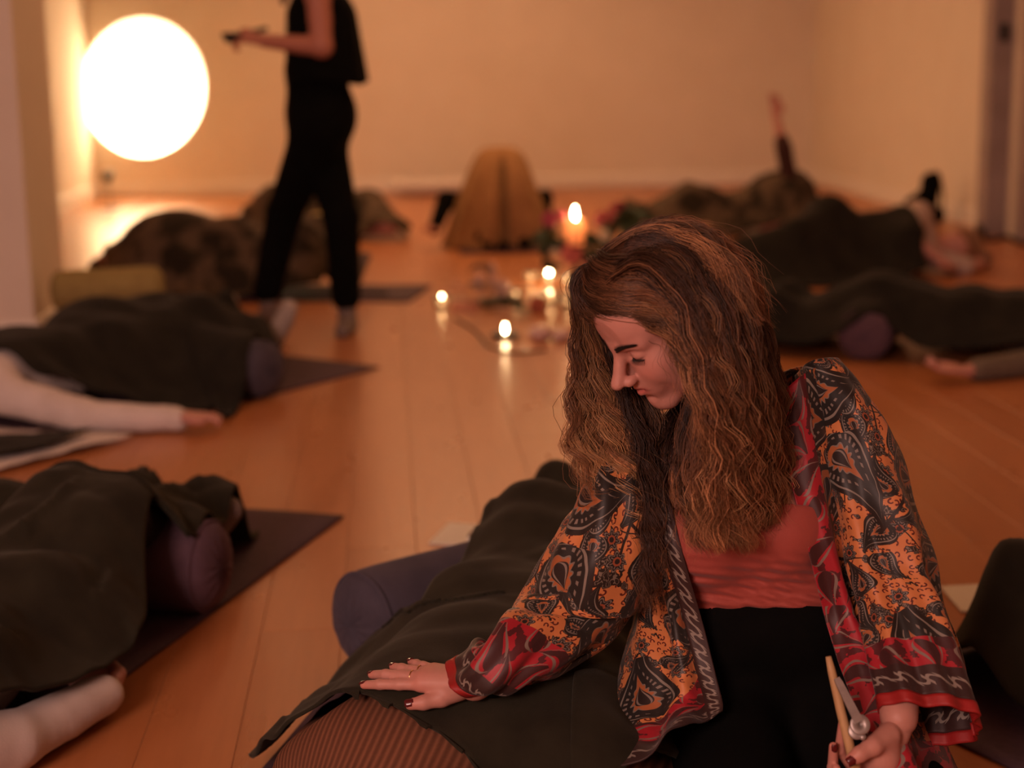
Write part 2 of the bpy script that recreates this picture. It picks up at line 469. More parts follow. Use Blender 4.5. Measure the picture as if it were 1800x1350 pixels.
def spline(P, n, closed=False):
    """Catmull-Rom through rows of P, n samples"""
    P = np.asarray(P, float); k = len(P)
    t = np.linspace(0, k-1, n); i = np.minimum(t.astype(int), k-2); f = (t-i)[:, None]
    Q = np.vstack([2*P[:1]-P[1:2], P, 2*P[-1:]-P[-2:-1]])
    sh = (n,)+(1,)*(P.ndim-1)
    f = f.reshape(sh)
    p0, p1, p2, p3 = Q[i], Q[i+1], Q[i+2], Q[i+3]
    return 0.5*((2*p1)+(-p0+p2)*f+(2*p0-5*p1+4*p2-p3)*f**2+(-p0+3*p1-3*p2+p3)*f**3)

# value noise on arrays
_LAT = np.random.default_rng(3).random((64, 64, 8)).astype(np.float32)
def vnoise(x, y, ch=0):
    xi = np.floor(x).astype(int); yi = np.floor(y).astype(int)
    fx = x-xi; fy = y-yi; fx = fx*fx*(3-2*fx); fy = fy*fy*(3-2*fy)
    L = _LAT[:, :, ch]; a = L[xi % 64, yi % 64]; b = L[(xi+1) % 64, yi % 64]; c = L[xi % 64, (yi+1) % 64]; d = L[(xi+1) % 64, (yi+1) % 64]
    return (a*(1-fx)+b*fx)*(1-fy)+(c*(1-fx)+d*fx)*fy
def fbm(x, y, o=3, ch=0):
    r = 0; a = 0.5
    for k in range(o): r = r+a*vnoise(x*2**k+17*k, y*2**k+5*k, ch); a *= 0.5
    return r
def sstep(a, b, x): t = np.clip((x-a)/(b-a), 0, 1); return t*t*(3-2*t)

# ------------------------------------------------------------------ implicit bodies: rounded limbs blended into one surface
class SDF:
    def __init__(s, lo, hi, h):
        s.lo = np.asarray(lo, float); s.h = h
        s.n = np.ceil((np.asarray(hi)-s.lo)/h).astype(int)+1
        s.g = np.full(s.n, 0.2, np.float32)
        s.ax = [(s.lo[i]+h*np.arange(s.n[i])).astype(np.float32) for i in range(3)]
    def _sub(s, lo, hi):
        a = np.clip(np.floor((lo-s.lo)/s.h).astype(int), 0, s.n); b = np.clip(np.ceil((hi-s.lo)/s.h).astype(int)+1, 0, s.n)
        sl = tuple(slice(a[i], b[i]) for i in range(3))
        X = s.ax[0][sl[0]][:, None, None]; Y = s.ax[1][sl[1]][None, :, None]; Z = s.ax[2][sl[2]][None, None, :]
        return sl, X, Y, Z
    def _put(s, sl, d, k, mode):
        g = s.g[sl]
        if g.size == 0: return
        d = d.astype(np.float32)
        if mode == 'cut':
            d = -d
            hh = np.clip(0.5-0.5*(g-d)/k, 0, 1) if k > 0 else None
            s.g[sl] = np.maximum(g, d) if k <= 0 else (g*(1-hh)+d*hh+k*hh*(1-hh))
        else:
            if k <= 0: s.g[sl] = np.minimum(g, d)
            else:
                hh = np.clip(0.5+0.5*(g-d)/k, 0, 1); s.g[sl] = g*(1-hh)+d*hh-k*hh*(1-hh)
    def cap(s, a, b, ra, rb=None, k=0.02, mode='add'):
        a = np.asarray(a, float); b = np.asarray(b, float); rb = ra if rb is None else rb
        m = max(ra, rb)+k+3*s.h
        sl, X, Y, Z = s._sub(np.minimum(a, b)-m, np.maximum(a, b)+m)
        d = (b-a); L2 = float(d@d)+1e-12
        t = np.clip(((X-a[0])*d[0]+(Y-a[1])*d[1]+(Z-a[2])*d[2])/L2, 0, 1)
        dist = np.sqrt((X-a[0]-d[0]*t)**2+(Y-a[1]-d[1]*t)**2+(Z-a[2]-d[2]*t)**2)-(ra+(rb-ra)*t)
        s._put(sl, dist, k, mode); return s
    def ell(s, c, r, B=None, k=0.02, mode='add'):
        c = np.asarray(c, float); r = np.asarray(r, float); m = r.max()+k+3*s.h
        sl, X, Y, Z = s._sub(c-m, c+m)
        x, y, z = X-c[0], Y-c[1], Z-c[2]
        if B is None: p = (x, y, z)
        else: p = tuple(x*B[i][0]+y*B[i][1]+z*B[i][2] for i in range(3))
        k0 = np.sqrt((p[0]/r[0])**2+(p[1]/r[1])**2+(p[2]/r[2])**2)
        k1 = np.sqrt((p[0]/r[0]**2)**2+(p[1]/r[1]**2)**2+(p[2]/r[2]**2)**2)+1e-9
        s._put(sl, np.where(k0 < 1e-4, -r.min(), k0*(k0-1)/k1), k, mode); return s
    def plane_cut(s, p, n):                # keeps the side the normal points away from
        n = np.asarray(n, float)/np.linalg.norm(n)
        X, Y, Z = s.ax[0][:, None, None], s.ax[1][None, :, None], s.ax[2][None, None, :]
        s.g = np.maximum(s.g, ((X-p[0])*n[0]+(Y-p[1])*n[1]+(Z-p[2])*n[2]).astype(np.float32)); return s
    def mesh(s, smooth=1):
        g = openvdb.FloatGrid(0.2); g.copyFromArray(np.ascontiguousarray(s.g))
        pts, quads = g.convertToQuads(0.0)
        pts = pts.astype(float)*s.h+s.lo; quads = quads.astype(np.int64)
        if smooth:
            e = np.concatenate([quads[:, [0, 1]], quads[:, [1, 2]], quads[:, [2, 3]], quads[:, [3, 0]]])
            for _ in range(smooth):
                acc = np.zeros_like(pts); cnt = np.zeros(len(pts))
                for i, j in ((0, 1), (1, 0)):
                    for q in range(3): acc[:, q] += np.bincount(e[:, i], pts[e[:, j], q], len(pts))
                    cnt += np.bincount(e[:, i], minlength=len(pts))
                pts = pts*0.5+0.5*acc/np.maximum(cnt, 1)[:, None]
        # outward faces
        c = pts[quads[:, 0]]; nrm = np.cross(pts[quads[:, 1]]-c, pts[quads[:, 2]]-c)
        i = np.clip(np.round((c+nrm/(np.linalg.norm(nrm, axis=1)[:, None]+1e-12)*s.h*1.5-s.lo)/s.h).astype(int), 0, s.n-1)
        if np.mean(s.g[i[:, 0], i[:, 1], i[:, 2]] > 0) < 0.5: quads = quads[:, ::-1]
        return pts, quads
def limbs_sdf(prims, h, k=0.02, grow=0.0):
    """prims: ('c',a,b,ra,rb[,k]) or ('e',c,r[,B,k])"""
    lo, hi = [], []
    for p in prims:
        if p[0] == 'c':
            m = max(p[3], p[4])+grow+0.03; lo.append(np.minimum(p[1], p[2])-m); hi.append(np.maximum(p[1], p[2])+m)
        else:
            m = max(p[2])+grow+0.03; lo.append(np.asarray(p[1])-m); hi.append(np.asarray(p[1])+m)
    s = SDF(np.min(lo, axis=0), np.max(hi, axis=0), h)
    for p in prims:
        if p[0] == 'c': s.cap(p[1], p[2], p[3]+grow, p[4]+grow, p[5] if len(p) > 5 else k)
        else: s.ell(p[1], np.asarray(p[2])+grow, p[3] if len(p) > 3 else None, p[4] if len(p) > 4 else k)
    return s
def limbs(prims, h, k=0.02, grow=0.0, smooth=1): return limbs_sdf(prims, h, k, grow).mesh(smooth)
def tone(n, c): return np.tile(np.asarray(c, np.float32), (n, 1))

# ------------------------------------------------------------------ cloth that hangs over a body
def top_heights(prims, X, Y, grow=0.012):
    H = np.zeros_like(X)
    for p in prims:
        if p[0] == 'c':
            a, b = np.asarray(p[1], float), np.asarray(p[2], float); n = max(2, int(np.linalg.norm(b-a)/0.02)+1)
            ts = np.linspace(0, 1, n); cs = a+(b-a)*ts[:, None]; rs = p[3]+(p[4]-p[3])*ts+grow
            for c, r in zip(cs, rs):
                d2 = r*r-(X-c[0])**2-(Y-c[1])**2
                H = np.where(d2 > 0, np.maximum(H, c[2]+np.sqrt(np.maximum(d2, 0))), H)
        else:
            c = np.asarray(p[1], float); r = np.asarray(p[2], float)+grow
            B = np.eye(3) if len(p) <= 3 or p[3] is None else np.asarray(p[3])
            Aq = B.T@np.diag(1/r**2)@B
            x, y = X-c[0], Y-c[1]
            a = Aq[2, 2]; bq = 2*(Aq[0, 2]*x+Aq[1, 2]*y); cq = Aq[0, 0]*x*x+2*Aq[0, 1]*x*y+Aq[1, 1]*y*y-1
            ds = bq*bq-4*a*cq
            H = np.where(ds > 0, np.maximum(H, c[2]+(-bq+np.sqrt(np.maximum(ds, 0)))/(2*a)), H)
    return H
def coons(edges, nu, nv):
    """edges: bottom, right, top, left polylines (bottom and top run left to right; left and right run bottom to top)"""
    b, r, t, l = edges
    B, T = spline(b, nu), spline(t, nu); L, Rr = spline(l, nv), spline(r, nv)
    u = np.linspace(0, 1, nu)[None, :, None]; v = np.linspace(0, 1, nv)[:, None, None]
    S = (1-v)*B[None]+v*T[None]+(1-u)*L[:, None]+u*Rr[:, None]
    S -= (1-u)*(1-v)*B[0]+u*(1-v)*B[-1]+(1-u)*v*T[0]+u*v*T[-1]
    return S
def drape(name, m, prims, edges, nu=90, nv=120, dx=0.014, g=7.0, fold=0.014, fdir=0.0, ffreq=7.0, seed=0, thick=0.006, base=0.012, wob=0.012, iters=350, extra=None, grow=0.012, over=()):
    S = coons([np.asarray(e, float)[:, :2] for e in edges], nu, nv)
    uu, vv = np.meshgrid(np.linspace(0, 1, nu), np.linspace(0, 1, nv))
    ex = (vnoise(vv*9+seed, uu*9+seed*2, 1)-0.5)*wob*2; S[..., 0] += ex; S[..., 1] += (vnoise(vv*8+seed+30, uu*8, 2)-0.5)*wob*2
    lo = S.reshape(-1, 2).min(0)-0.12; hi = S.reshape(-1, 2).max(0)+0.12
    nx, ny = (np.ceil((hi-lo)/dx)+1).astype(int)
    X, Y = np.meshgrid(lo[0]+dx*np.arange(nx), lo[1]+dx*np.arange(ny), indexing='ij')
    H0 = np.maximum(top_heights(prims, X, Y, grow), base)
    for r_ in over:                         # rest on the real surfaces, not only on the limbs they grew from
        for ch in r_.children:
            if ch.type != 'MESH': continue
            co = np.zeros(len(ch.data.vertices)*3, np.float32); ch.data.vertices.foreach_get('co', co); co = co.reshape(-1, 3)+ORG[ch.name]
            ij = np.round((co[:, :2]-lo)/dx).astype(int); ok = (ij[:, 0] >= 1) & (ij[:, 1] >= 1) & (ij[:, 0] < nx-1) & (ij[:, 1] < ny-1)
            Hm = np.zeros_like(H0); np.maximum.at(Hm, (ij[ok, 0], ij[ok, 1]), co[ok, 2]+0.014)
            Hd = Hm.copy()
            for a_ in (-1, 0, 1):
                for b_ in (-1, 0, 1): Hd = np.maximum(Hd, np.roll(np.roll(Hm, a_, 0), b_, 1))
            H0 = np.maximum(H0, Hd)
    H = H0.copy(); gg = g*dx*dx/4
    for it in range(iters):
        A = H.copy()
        A[1:-1, 1:-1] = (H[2:, 1:-1]+H[:-2, 1:-1]+H[1:-1, 2:]+H[1:-1, :-2])*0.25-gg
        H = np.maximum(H0, A)
    for _ in range(2):
        A = H.copy(); A[1:-1, 1:-1] = (H[2:, 1:-1]+H[:-2, 1:-1]+H[1:-1, 2:]+H[1:-1, :-2]+4*H[1:-1, 1:-1])/8; H = A
    free = sstep(0.004, 0.05, H-H0)
    c, s_ = math.cos(fdir), math.sin(fdir)
    P, Q = X*c+Y*s_, -X*s_+Y*c
    w = P*ffreq+2.2*fbm(X*2.5+seed, Y*2.5+seed, 2, 3)+0.25*Q*ffreq
    ridge = np.sin(w*2*math.pi*0.5)**2
    ridge = ridge*(0.35+0.9*vnoise(X*4+seed*3, Y*4, 4))
    fine = fbm(X*16+seed, Y*16, 2, 5)
    up = sstep(0.01, 0.06, H)
    H = H+fold*(ridge*(0.45+0.75*free)*(0.35+0.65*up)+0.35*fine*(0.3+0.7*up))
    if extra is not None: H = extra(X, Y, H)
    gi = np.clip((S[..., 0]-lo[0])/dx, 0, nx-2); gj = np.clip((S[..., 1]-lo[1])/dx, 0, ny-2)
    i = gi.astype(int); j = gj.astype(int); fi = gi-i; fj = gj-j
    Z = (H[i, j]*(1-fi)+H[i+1, j]*fi)*(1-fj)+(H[i, j+1]*(1-fi)+H[i+1, j+1]*fi)*fj
    P3 = np.dstack([S, Z])
    return sheet(name, m, P3, thick)
def sheet(name, m, P3, thick, parent=None, edge=None, attrs=None, down=True, org=None):
    """a cloth of real thickness from a grid of points; returns the object"""
    nv, nu = P3.shape[:2]
    du = np.gradient(P3, axis=1); dv = np.gradient(P3, axis=0)
    n = np.cross(du, dv); n /= np.linalg.norm(n, axis=2)[..., None]+1e-9
    if down and n[..., 2].mean() < 0: n = -n
    top = P3.reshape(-1, 3); bot = (P3-n*thick).reshape(-1, 3)
    idx = np.arange(nu*nv).reshape(nv, nu)
    q = np.stack([idx[:-1, :-1], idx[:-1, 1:], idx[1:, 1:], idx[1:, :-1]], -1).reshape(-1, 4)
    N = nu*nv
    rim = np.concatenate([idx[0, :], idx[1:, -1], idx[-1, -2::-1], idx[-2:0:-1, 0]])
    rn = np.roll(rim, -1)
    fr = np.stack([rn, rim, rim+N, rn+N], -1)
    su = np.linalg.norm(np.diff(P3, axis=1), axis=2); sv = np.linalg.norm(np.diff(P3, axis=0), axis=2)
    U = np.concatenate([np.zeros((nv, 1)), np.cumsum(np.tile(su.mean(0), (nv, 1)), 1)], 1)
    Vv = np.concatenate([np.zeros((1, nu)), np.cumsum(np.tile(sv.mean(1)[:, None], (1, nu)), 0)], 0)
    uv = np.stack([U.ravel(), Vv.ravel()], -1); uv = np.vstack([uv, uv])
    at = None
    if attrs: at = {k: np.vstack([a.reshape(N, -1)]*2) for k, a in attrs.items()}
    return mk(name, np.vstack([top, bot]), np.vstack([q, q[:, ::-1]+N, fr]), m, parent, True, uv, at, org)

def bolster(name, c0, c1, r, m, label, cat='bolster', group=None, endmat=None):
    """a stuffed cylinder with rounded, piped ends and a few puckers"""
    c0, c1 = np.asarray(c0, float), np.asarray(c1, float)
    L = np.linalg.norm(c1-c0); ax = (c1-c0)/L
    h = V(0, 0, 1); e1 = np.cross(ax, h); e1 /= np.linalg.norm(e1); e2 = np.cross(e1, ax)
    prof = [(0.02, -0.012), (0.35, -0.011), (0.62, -0.006), (0.82, 0.004), (0.93, 0.018), (0.985, 0.04), (1.0, 0.07)]
    zs = [(p, z) for p, z in prof]+[(1.0, L*0.25), (0.985, L*0.5), (1.0, L*0.75)]+[(p, L-z) for p, z in prof[::-1]]
    n = 48; v = []
    for k, (p, z) in enumerate(zs):
        for i in range(n):
            t = 2*math.pi*i/n
            rr = r*p*(1+0.012*math.sin(9*t+k*0.7)*min(1, p))
            zz = z+0.004*math.sin(14*t)*(1-p)*(1 if z < L/2 else -1)
            q = c0+ax*zz+e1*math.cos(t)*rr+e2*math.sin(t)*rr
            if q[2] < 0.013: q[2] = 0.013
            v.append(q)
    f = []
    for k in range(len(zs)-1):
        for i in range(n):
            j = (i+1) % n; f.append((k*n+i, k*n+j, k*n+n+j, k*n+n+i))
    f.append(tuple(range(n-1, -1, -1))); f.append(tuple((len(zs)-1)*n+i for i in range(n)))
    root = thing(name, label, cat, ((c0+c1)/2)*V(1, 1, 0)+V(0, 0, min(q[2] for q in v)), group)
    mk('cover', v, f, m, root, True)
    for z in (0.02, L-0.02):               # piping round each end
        t = np.linspace(0, 2*math.pi, 41)
        mb = MB(); pts = np.array([c0+ax*z+(e1*math.cos(a)+e2*math.sin(a))*r*0.955 for a in t]); pts[:, 2] = np.maximum(pts[:, 2], 0.0165)
        mb.tube(pts, 0.0042, 6, False); mb.build('piping', m, root, True)
    return root
def yoga_mat(corner, d, w=0.62, L=1.8, side=1, label='', t=0.005, name='yoga_mat'):
    """corner: far corner; the mat runs from it along -d (towards the head) and to `side` across"""
    d = np.asarray(d, float); d = d/np.linalg.norm(d); n = V(-d[1], d[0])*side
    nu, nv = 14, 40; P = np.zeros((nv, nu, 3))
    for j in range(nv):
        for i in range(nu):
            p = np.asarray(corner[:2])-d*L*j/(nv-1)+n*w*i/(nu-1)
            ed = min(i, nu-1-i, j, nv-1-j)
            P[j, i] = (p[0], p[1], t+0.001+(0.0015*math.sin(j*0.9+i*0.4)+0.0015 if ed == 0 else 0))
    o = sheet(name, M['mat'], P, t)
    return tag(o, label, 'mat', None)

# a hand from joint chains: palm quad + five fingers; returns prims
def hand_prims(wrist, knuckles, fingers, thumb, r=0.0085, wr=0.025):
    """knuckles: 4 points index..little; fingers: list of point chains starting near the knuckle; thumb: chain from its base"""
    P = []
    wrist = np.asarray(wrist, float)
    kn = [np.asarray(q, float) for q in knuckles]
    for i, q in enumerate(kn):
        P.append(('c', wrist+(q-kn[1])*0.35, q, wr*0.62, 0.0125-0.0008*i, 0.014))
    for i, ch in enumerate(fingers):
        s = (1.0, 1.03, 0.98, 0.86)[i]; pts = [kn[i]]+[np.asarray(q, float) for q in ch]
        rr = [r*1.14*s, r*1.02*s, r*0.94*s, r*0.78*s]
        for a in range(len(pts)-1):
            P.append(('c', pts[a], pts[a+1], rr[min(a, 3)], rr[min(a+1, 3)], 0.004))
    th = [np.asarray(q, float) for q in thumb]
    rr = [0.017, 0.0135, 0.0108, 0.0088]
    for a in range(len(th)-1): P.append(('c', th[a], th[a+1], rr[min(a, 3)], rr[min(a+1, 3)], 0.010 if a == 0 else 0.005))
    return P
def nail(parent, tip, prev, up, r=0.0075, m=None, L=0.012):
    """a curved nail plate near a fingertip"""
    tip, prev, up = (np.asarray(q, float) for q in (tip, prev, up))
    a = tip-prev; a /= np.linalg.norm(a); s = np.cross(a, up); s /= np.linalg.norm(s); u = np.cross(s, a)
    v, f = [], []; nu, nv = 7, 6
    for k in range(2):
        for j in range(nv):
            for i in range(nu):
                t = (i/(nu-1)-0.5)*1.9; q = j/(nv-1)
                wd = 0.92 if 0 < j < nv-1 else 0.72
                v.append(tip+a*(r*0.55-L*(1-q))+(s*math.sin(t)*wd+u*math.cos(t))*(r*1.10-0.0010*k)-u*0.0018*q)
    N = nu*nv
    for j in range(nv-1):
        for i in range(nu-1):
            b = j*nu+i; f.append((b, b+1, b+nu+1, b+nu)); f.append((b+N, b+N+nu, b+N+nu+1, b+N+1))
    rim = [i for i in range(nu)]+[nu*(j+1)-1 for j in range(1, nv)]+[N-1-i for i in range(1, nu)]+[nu*j for j in range(nv-2, 0, -1)]
    for i in range(len(rim)):
        x, y = rim[i], rim[(i+1) % len(rim)]; f.append((y, x, x+N, y+N))
    return mk('fingernail', v, f, m or M['nail'], parent, True)

# ------------------------------------------------------------------ the room
BACKY, RX, LX, ZC = 15.8, 4.22, -2.83, 3.2
NEARY = -3.2
PIL = dict(x=-1.565, y0=7.08, y1=7.78)
def boxobj(name, lo, hi, m, parent=None, bev=0.0):
    return MB().box(lo, hi, bev).build(name, m, parent)
fl = struct(boxobj('floor', (-6.2, NEARY, -0.06), (RX+0.6, BACKY+0.1, -0.0135), M['floor']))
struct(boxobj('ceiling', (-6.2, NEARY, ZC), (RX+0.1, BACKY+0.1, ZC+0.1), M['ceiling']))
struct(boxobj('wall_back', (-6.2, BACKY, -0.05), (RX+0.1, BACKY+0.12, ZC), M['wall']))
struct(boxobj('wall_left_back', (LX-0.12, PIL['y1'], -0.05), (LX, BACKY, ZC), M['wall']))
struct(boxobj('wall_left', (-6.2, PIL['y0'], -0.05), (PIL['x'], PIL['y1'], ZC), M['wall']))
struct(boxobj('wall_left_front', (-6.2, NEARY, -0.05), (-6.08, PIL['y0'], ZC), M['wall']))
struct(boxobj('wall_front', (-6.2, NEARY-0.12, -0.05), (RX+0.1, NEARY, ZC), M['wall']))
dy0, dy1 = 9.15, 10.30                          # door opening in the right wall
struct(boxobj('wall_right', (RX, dy1, -0.05), (RX+0.12, BACKY, ZC), M['wall']))
struct(boxobj('wall_right_front', (RX, NEARY, -0.05), (RX+0.12, dy0, ZC), M['wall']))
struct(boxobj('wall_right_lintel', (RX, dy0, 2.35), (RX+0.12, dy1, ZC), M['wall']))
def skirting(name, p0, p1, nrm, h=0.13, t=0.016):
    p0, p1, nrm = V(*p0), V(*p1), V(*nrm)
    prof = [(0.0, 0.0), (t, 0.0), (t, h-0.022), (t*0.55, h-0.006), (0.0, h)]
    v = [V(p[0]+nrm[0]*a, p[1]+nrm[1]*a, z) for p in (p0, p1) for a, z in prof]
    n = len(prof); f = [(i, (i+1) % n, n+(i+1) % n, n+i) for i in range(n)]+[tuple(range(n-1, -1, -1)), tuple(range(n, 2*n))]
    return struct(mk(name, v, f, M['wall_white'], None, False))
skirting('baseboard_back', (LX, BACKY), (RX, BACKY), (0, -1))
skirting('baseboard_left_back', (LX, PIL['y1']), (LX, BACKY), (1, 0))
skirting('baseboard_left', (PIL['x'], PIL['y0']), (PIL['x'], PIL['y1']), (1, 0))
skirting('baseboard_left_front', (-6.08, PIL['y0']), (PIL['x']+0.016, PIL['y0']), (0, -1))
skirting('baseboard_right', (RX, 10.86), (RX, BACKY), (-1, 0))
skirting('baseboard_right_front', (RX, NEARY), (RX, dy0-0.14), (-1, 0))
# door in the right wall
t = MB()
for lo, hi in (((RX-0.05, dy1-0.01, 0.0), (RX+0.13, dy1+0.14, 2.46)), ((RX-0.05, dy0-0.14, 0.0), (RX+0.13, dy0+0.01, 2.46)), ((RX-0.05, dy0+0.01, 2.34), (RX+0.13, dy1-0.01, 2.46))):
    t.box(lo, hi, 0.006)
struct(t.build('trim_1', M['frame']))
dr = struct(boxobj('door_1', (RX+0.03, dy0+0.012, 0.008), (RX+0.075, dy1-0.012, 2.335), M['door'], None, 0.004))
for z0, z1 in ((0.2, 1.0), (1.15, 2.15)):
    boxobj('door_panel', (RX+0.018, dy0+0.17, z0), (RX+0.04, dy1-0.17, z1), M['door'], dr, 0.012)
pl = struct(MB().box((RX-0.15, 10.68, 0.0), (RX+0.01, 10.86, ZC), 0.008).build('trim_2', M['frame']))
MB().box((RX-0.10, 10.655, 1.30), (RX-0.05, 10.682, 1.42), 0.006).build('latch', M['darkplastic'], pl)
mb = MB(); mb.lathe((RX+0.03, dy1-0.10, 1.2), [(0.026, 0), (0.026, 0.008), (0.01, 0.011), (0.01, 0.05)], 16, (-1, 0, 0))
mb.tube([(RX-0.018, dy1-0.10, 1.2), (RX-0.02, dy1-0.14, 1.2), (RX-0.02, dy1-0.22, 1.198)], 0.009, 10)
mb.build('door_handle', M['frame'], dr, True)
# floor planks, laid one by one where the camera's wedge of floor is
PW = 0.174
plank_mesh = {}
def plank_me(L):
    if L in plank_mesh: return plank_mesh[L]
    o = MB().box((-PW/2+0.0003, -L/2+0.0003, -0.0135), (PW/2-0.0003, L/2-0.0003, 0.0), 0.0011).build('plank', M['floor'], fl)
    me = o.data; bpy.data.objects.remove(o)
    # re-centre on the plank itself
    co = np.zeros(len(me.vertices)*3, np.float32); me.vertices.foreach_get('co', co); co = co.reshape(-1, 3)+ORG[fl.name].astype(np.float32)
    me.vertices.foreach_set('co', co.ravel()); plank_mesh[L] = me
    return me
flo = ORG[fl.name]
spots = []
rp = random.Random(5)
nrow = int((RX-(-6.0))/PW)
for r in range(nrow):
    x = RX-PW*(r+0.5); y = 0.9-rp.random()*2.2
    while y < BACKY:
        L = rp.choice((1.8, 2.2, 2.6, 3.0))
        if y+L > BACKY: break
        yc = y+L/2
        # inside the view wedge, with a margin of a step to the side
        best = min(abs(x-0.075*yy)-0.325*yy for yy in (y, yc, y+L) if yy > 0.2) if y+L > 0.3 else 9
        spots.append((best, x, y, L)); y += L
spots.sort(key=lambda q: q[0])
for k, (bst, x, y, L) in enumerate(spots[:298]):
    o = bpy.data.objects.new('plank', plank_me(L)); COL.objects.link(o); o.parent = fl
    o.location = Vector((x, y+L/2, 0))-Vector(flo)
mb = MB()
for bst, x, y, L in spots[298:]:
    mb.box((x-PW/2+0.0006, y+0.0006, -0.0135), (x+PW/2-0.0006, y+L-0.0006, 0.0))
o = mb.build('plank_field', M['floor'], fl); o['kind'] = 'stuff'

# sunset lamp on the floor in the far left corner
def sunset_lamp():
    c = LAMP; t = thing('projection_lamp', 'small black sunset lamp on a stem, on the floor in the far left corner', 'lamp', c)
    MB().lathe(c, [(0.02, 0.0), (0.085, 0.0), (0.088, 0.006), (0.085, 0.014), (0.02, 0.018)], 28).build('base', M['darkplastic'], t, True)
    MB().tube([c+V(0, 0, 0.012), c+V(0, 0, 0.16), c+V(0.0, -0.01, 0.26)], 0.007, 10).build('stem', M['frame'], t, True)
    a = CIRC-LAMPH; a /= np.linalg.norm(a)
    MB().lathe(LAMPH-a*0.075, [(0.02, 0), (0.042, 0.006), (0.046, 0.03), (0.046, 0.085), (0.040, 0.09), (0.038, 0.072)], 24, a).build('lamp_head', M['darkplastic'], t, True)
    MB().lathe(LAMPH-a*0.012, [(0.037, 0), (0.037, 0.006), (0.02, 0.012), (0.004, 0.014)], 20, a).build('lens', M['glass'], t, True).visible_shadow = True
sunset_lamp()

# ------------------------------------------------------------------ people lying on the floor
def lying(head, d, H=1.68, knee=0.16, kneew=0.10, arms=(0.24, 0.24), spread=(0.30, 0.30), feet=0.2, belly=0.0, zb=0.020, w=1.0, wrist_r=None):
    """joints and rounded limbs of someone on their back; head: world xy of the head centre, d: towards the feet"""
    d = V(*d)/np.linalg.norm(d); n = V(-d[1], d[0]); k = H/1.68
    def P(s, t, z): q = V(*head)+d*s*k+n*t*k; return V(q[0], q[1], z*k+zb)
    J = dict(head=P(0, 0, .105), neck=P(.15, 0, .085), chest=P(.36, 0, .115), belly=P(.58, 0, .11+belly), pelvis=P(.76, 0, .115))
    pr = [('e', J['head'], (.078*k, .10*k, .098*k), np.array([[n[0], n[1], 0], [d[0], d[1], 0], [0, 0, 1]]), .02),
          ('c', P(.07, 0, .09), P(.22, 0, .10), .055*k, .06*k, .03),
          ('c', P(.27, .13*w, .115), P(.27, -.13*w, .115), .078*k, .078*k, .04),
          ('c', P(.36, .07*w, .12), P(.56, .06*w, .115+belly*.6), .108*k, .105*k, .05),
          ('c', P(.36, -.07*w, .12), P(.56, -.06*w, .115+belly*.6), .108*k, .105*k, .05),
          ('c', P(.76, .075*w, .12), P(.76, -.075*w, .12), .112*k, .112*k, .05)]
    for sgn, nm in ((1, 'l'), (-1, 'r')):
        hip, kn = P(.80, sgn*.09, .115), P(1.14, sgn*kneew, knee)
        an = P(1.52, sgn*kneew, .062 if knee < .30 else .06)
        if knee >= .30: an = P(1.38, sgn*kneew, .05)
        toe = an+V(d[0]*.05+n[0]*sgn*.06, d[1]*.05+n[1]*sgn*.06, feet-.06)
        sh, el = P(.25, sgn*.185*w, .10), P(.50, sgn*arms[0 if sgn > 0 else 1]*1.12, .055)
        sw = spread[0 if sgn > 0 else 1]
        wr = P(.70, sgn*sw, .045)
        if wrist_r is not None and sgn < 0: wr = V(*wrist_r); el = (sh*0.52+wr*0.48)+V(0, -.03, 0); el[2] = .058
        J.update({'hip_'+nm: hip, 'knee_'+nm: kn, 'ankle_'+nm: an, 'toe_'+nm: toe, 'shoulder_'+nm: sh, 'elbow_'+nm: el, 'wrist_'+nm: wr})
        pr += [('c', hip, kn, .085*k, .058*k, .03), ('c', kn, an, .055*k, .036*k, .02), ('c', an-V(d[0], d[1], 0)*.0, toe, .036*k, .026*k, .015),
               ('c', sh, el, .052*k, .042*k, .03), ('c', el, wr, .040*k, .028*k, .015)]
    J['d'], J['n'], J['P'] = d, n, P
    return J, pr
def fist(wr, d, k=1.0, up=1.0):
    """a relaxed hand from the wrist towards d: a palm, four curled fingers, a thumb"""
    d = np.asarray(d, float)/np.linalg.norm(d); s = np.cross(d, V(0, 0, 1)); s /= np.linalg.norm(s)
    z = V(0, 0, 1)*up
    kn = [wr+d*.085*k+s*(.030-.020*i)*k+z*.008 for i in range(4)]
    fi = [[q+d*.034*k+z*.006, q+d*.055*k+z*.022*k, q+d*.050*k+z*.040*k] for q in kn]
    th = [wr+d*.03*k+s*.030*k+z*.006, wr+d*.06*k+s*.052*k+z*.014, wr+d*.088*k+s*.050*k+z*.022]
    return hand_prims(wr, kn, fi, th, .0085*k)
def body_of(root, prims, h=0.012, k=0.025):
    v, f = limbs(prims, h, k); return mk('body', v, f, M['skin'], root, True, attrs={'tone': tone(len(v), SKIN)})
def cloth_part(name, root, prims, m, grow=0.010, h=0.011, k=0.03):
    v, f = limbs(prims, h, k, grow)
    cr_ = np.stack([fbm(v[:, 1]*13+v[:, 2]*9+3, v[:, 0]*13+i*7, 2, i)-.375 for i in range(3)], -1)   # soft creases
    v = v+cr_*V(.016, .016, .016); v[:, 2] = np.maximum(v[:, 2], .007)
    return mk(name, v, f, m, root, True)
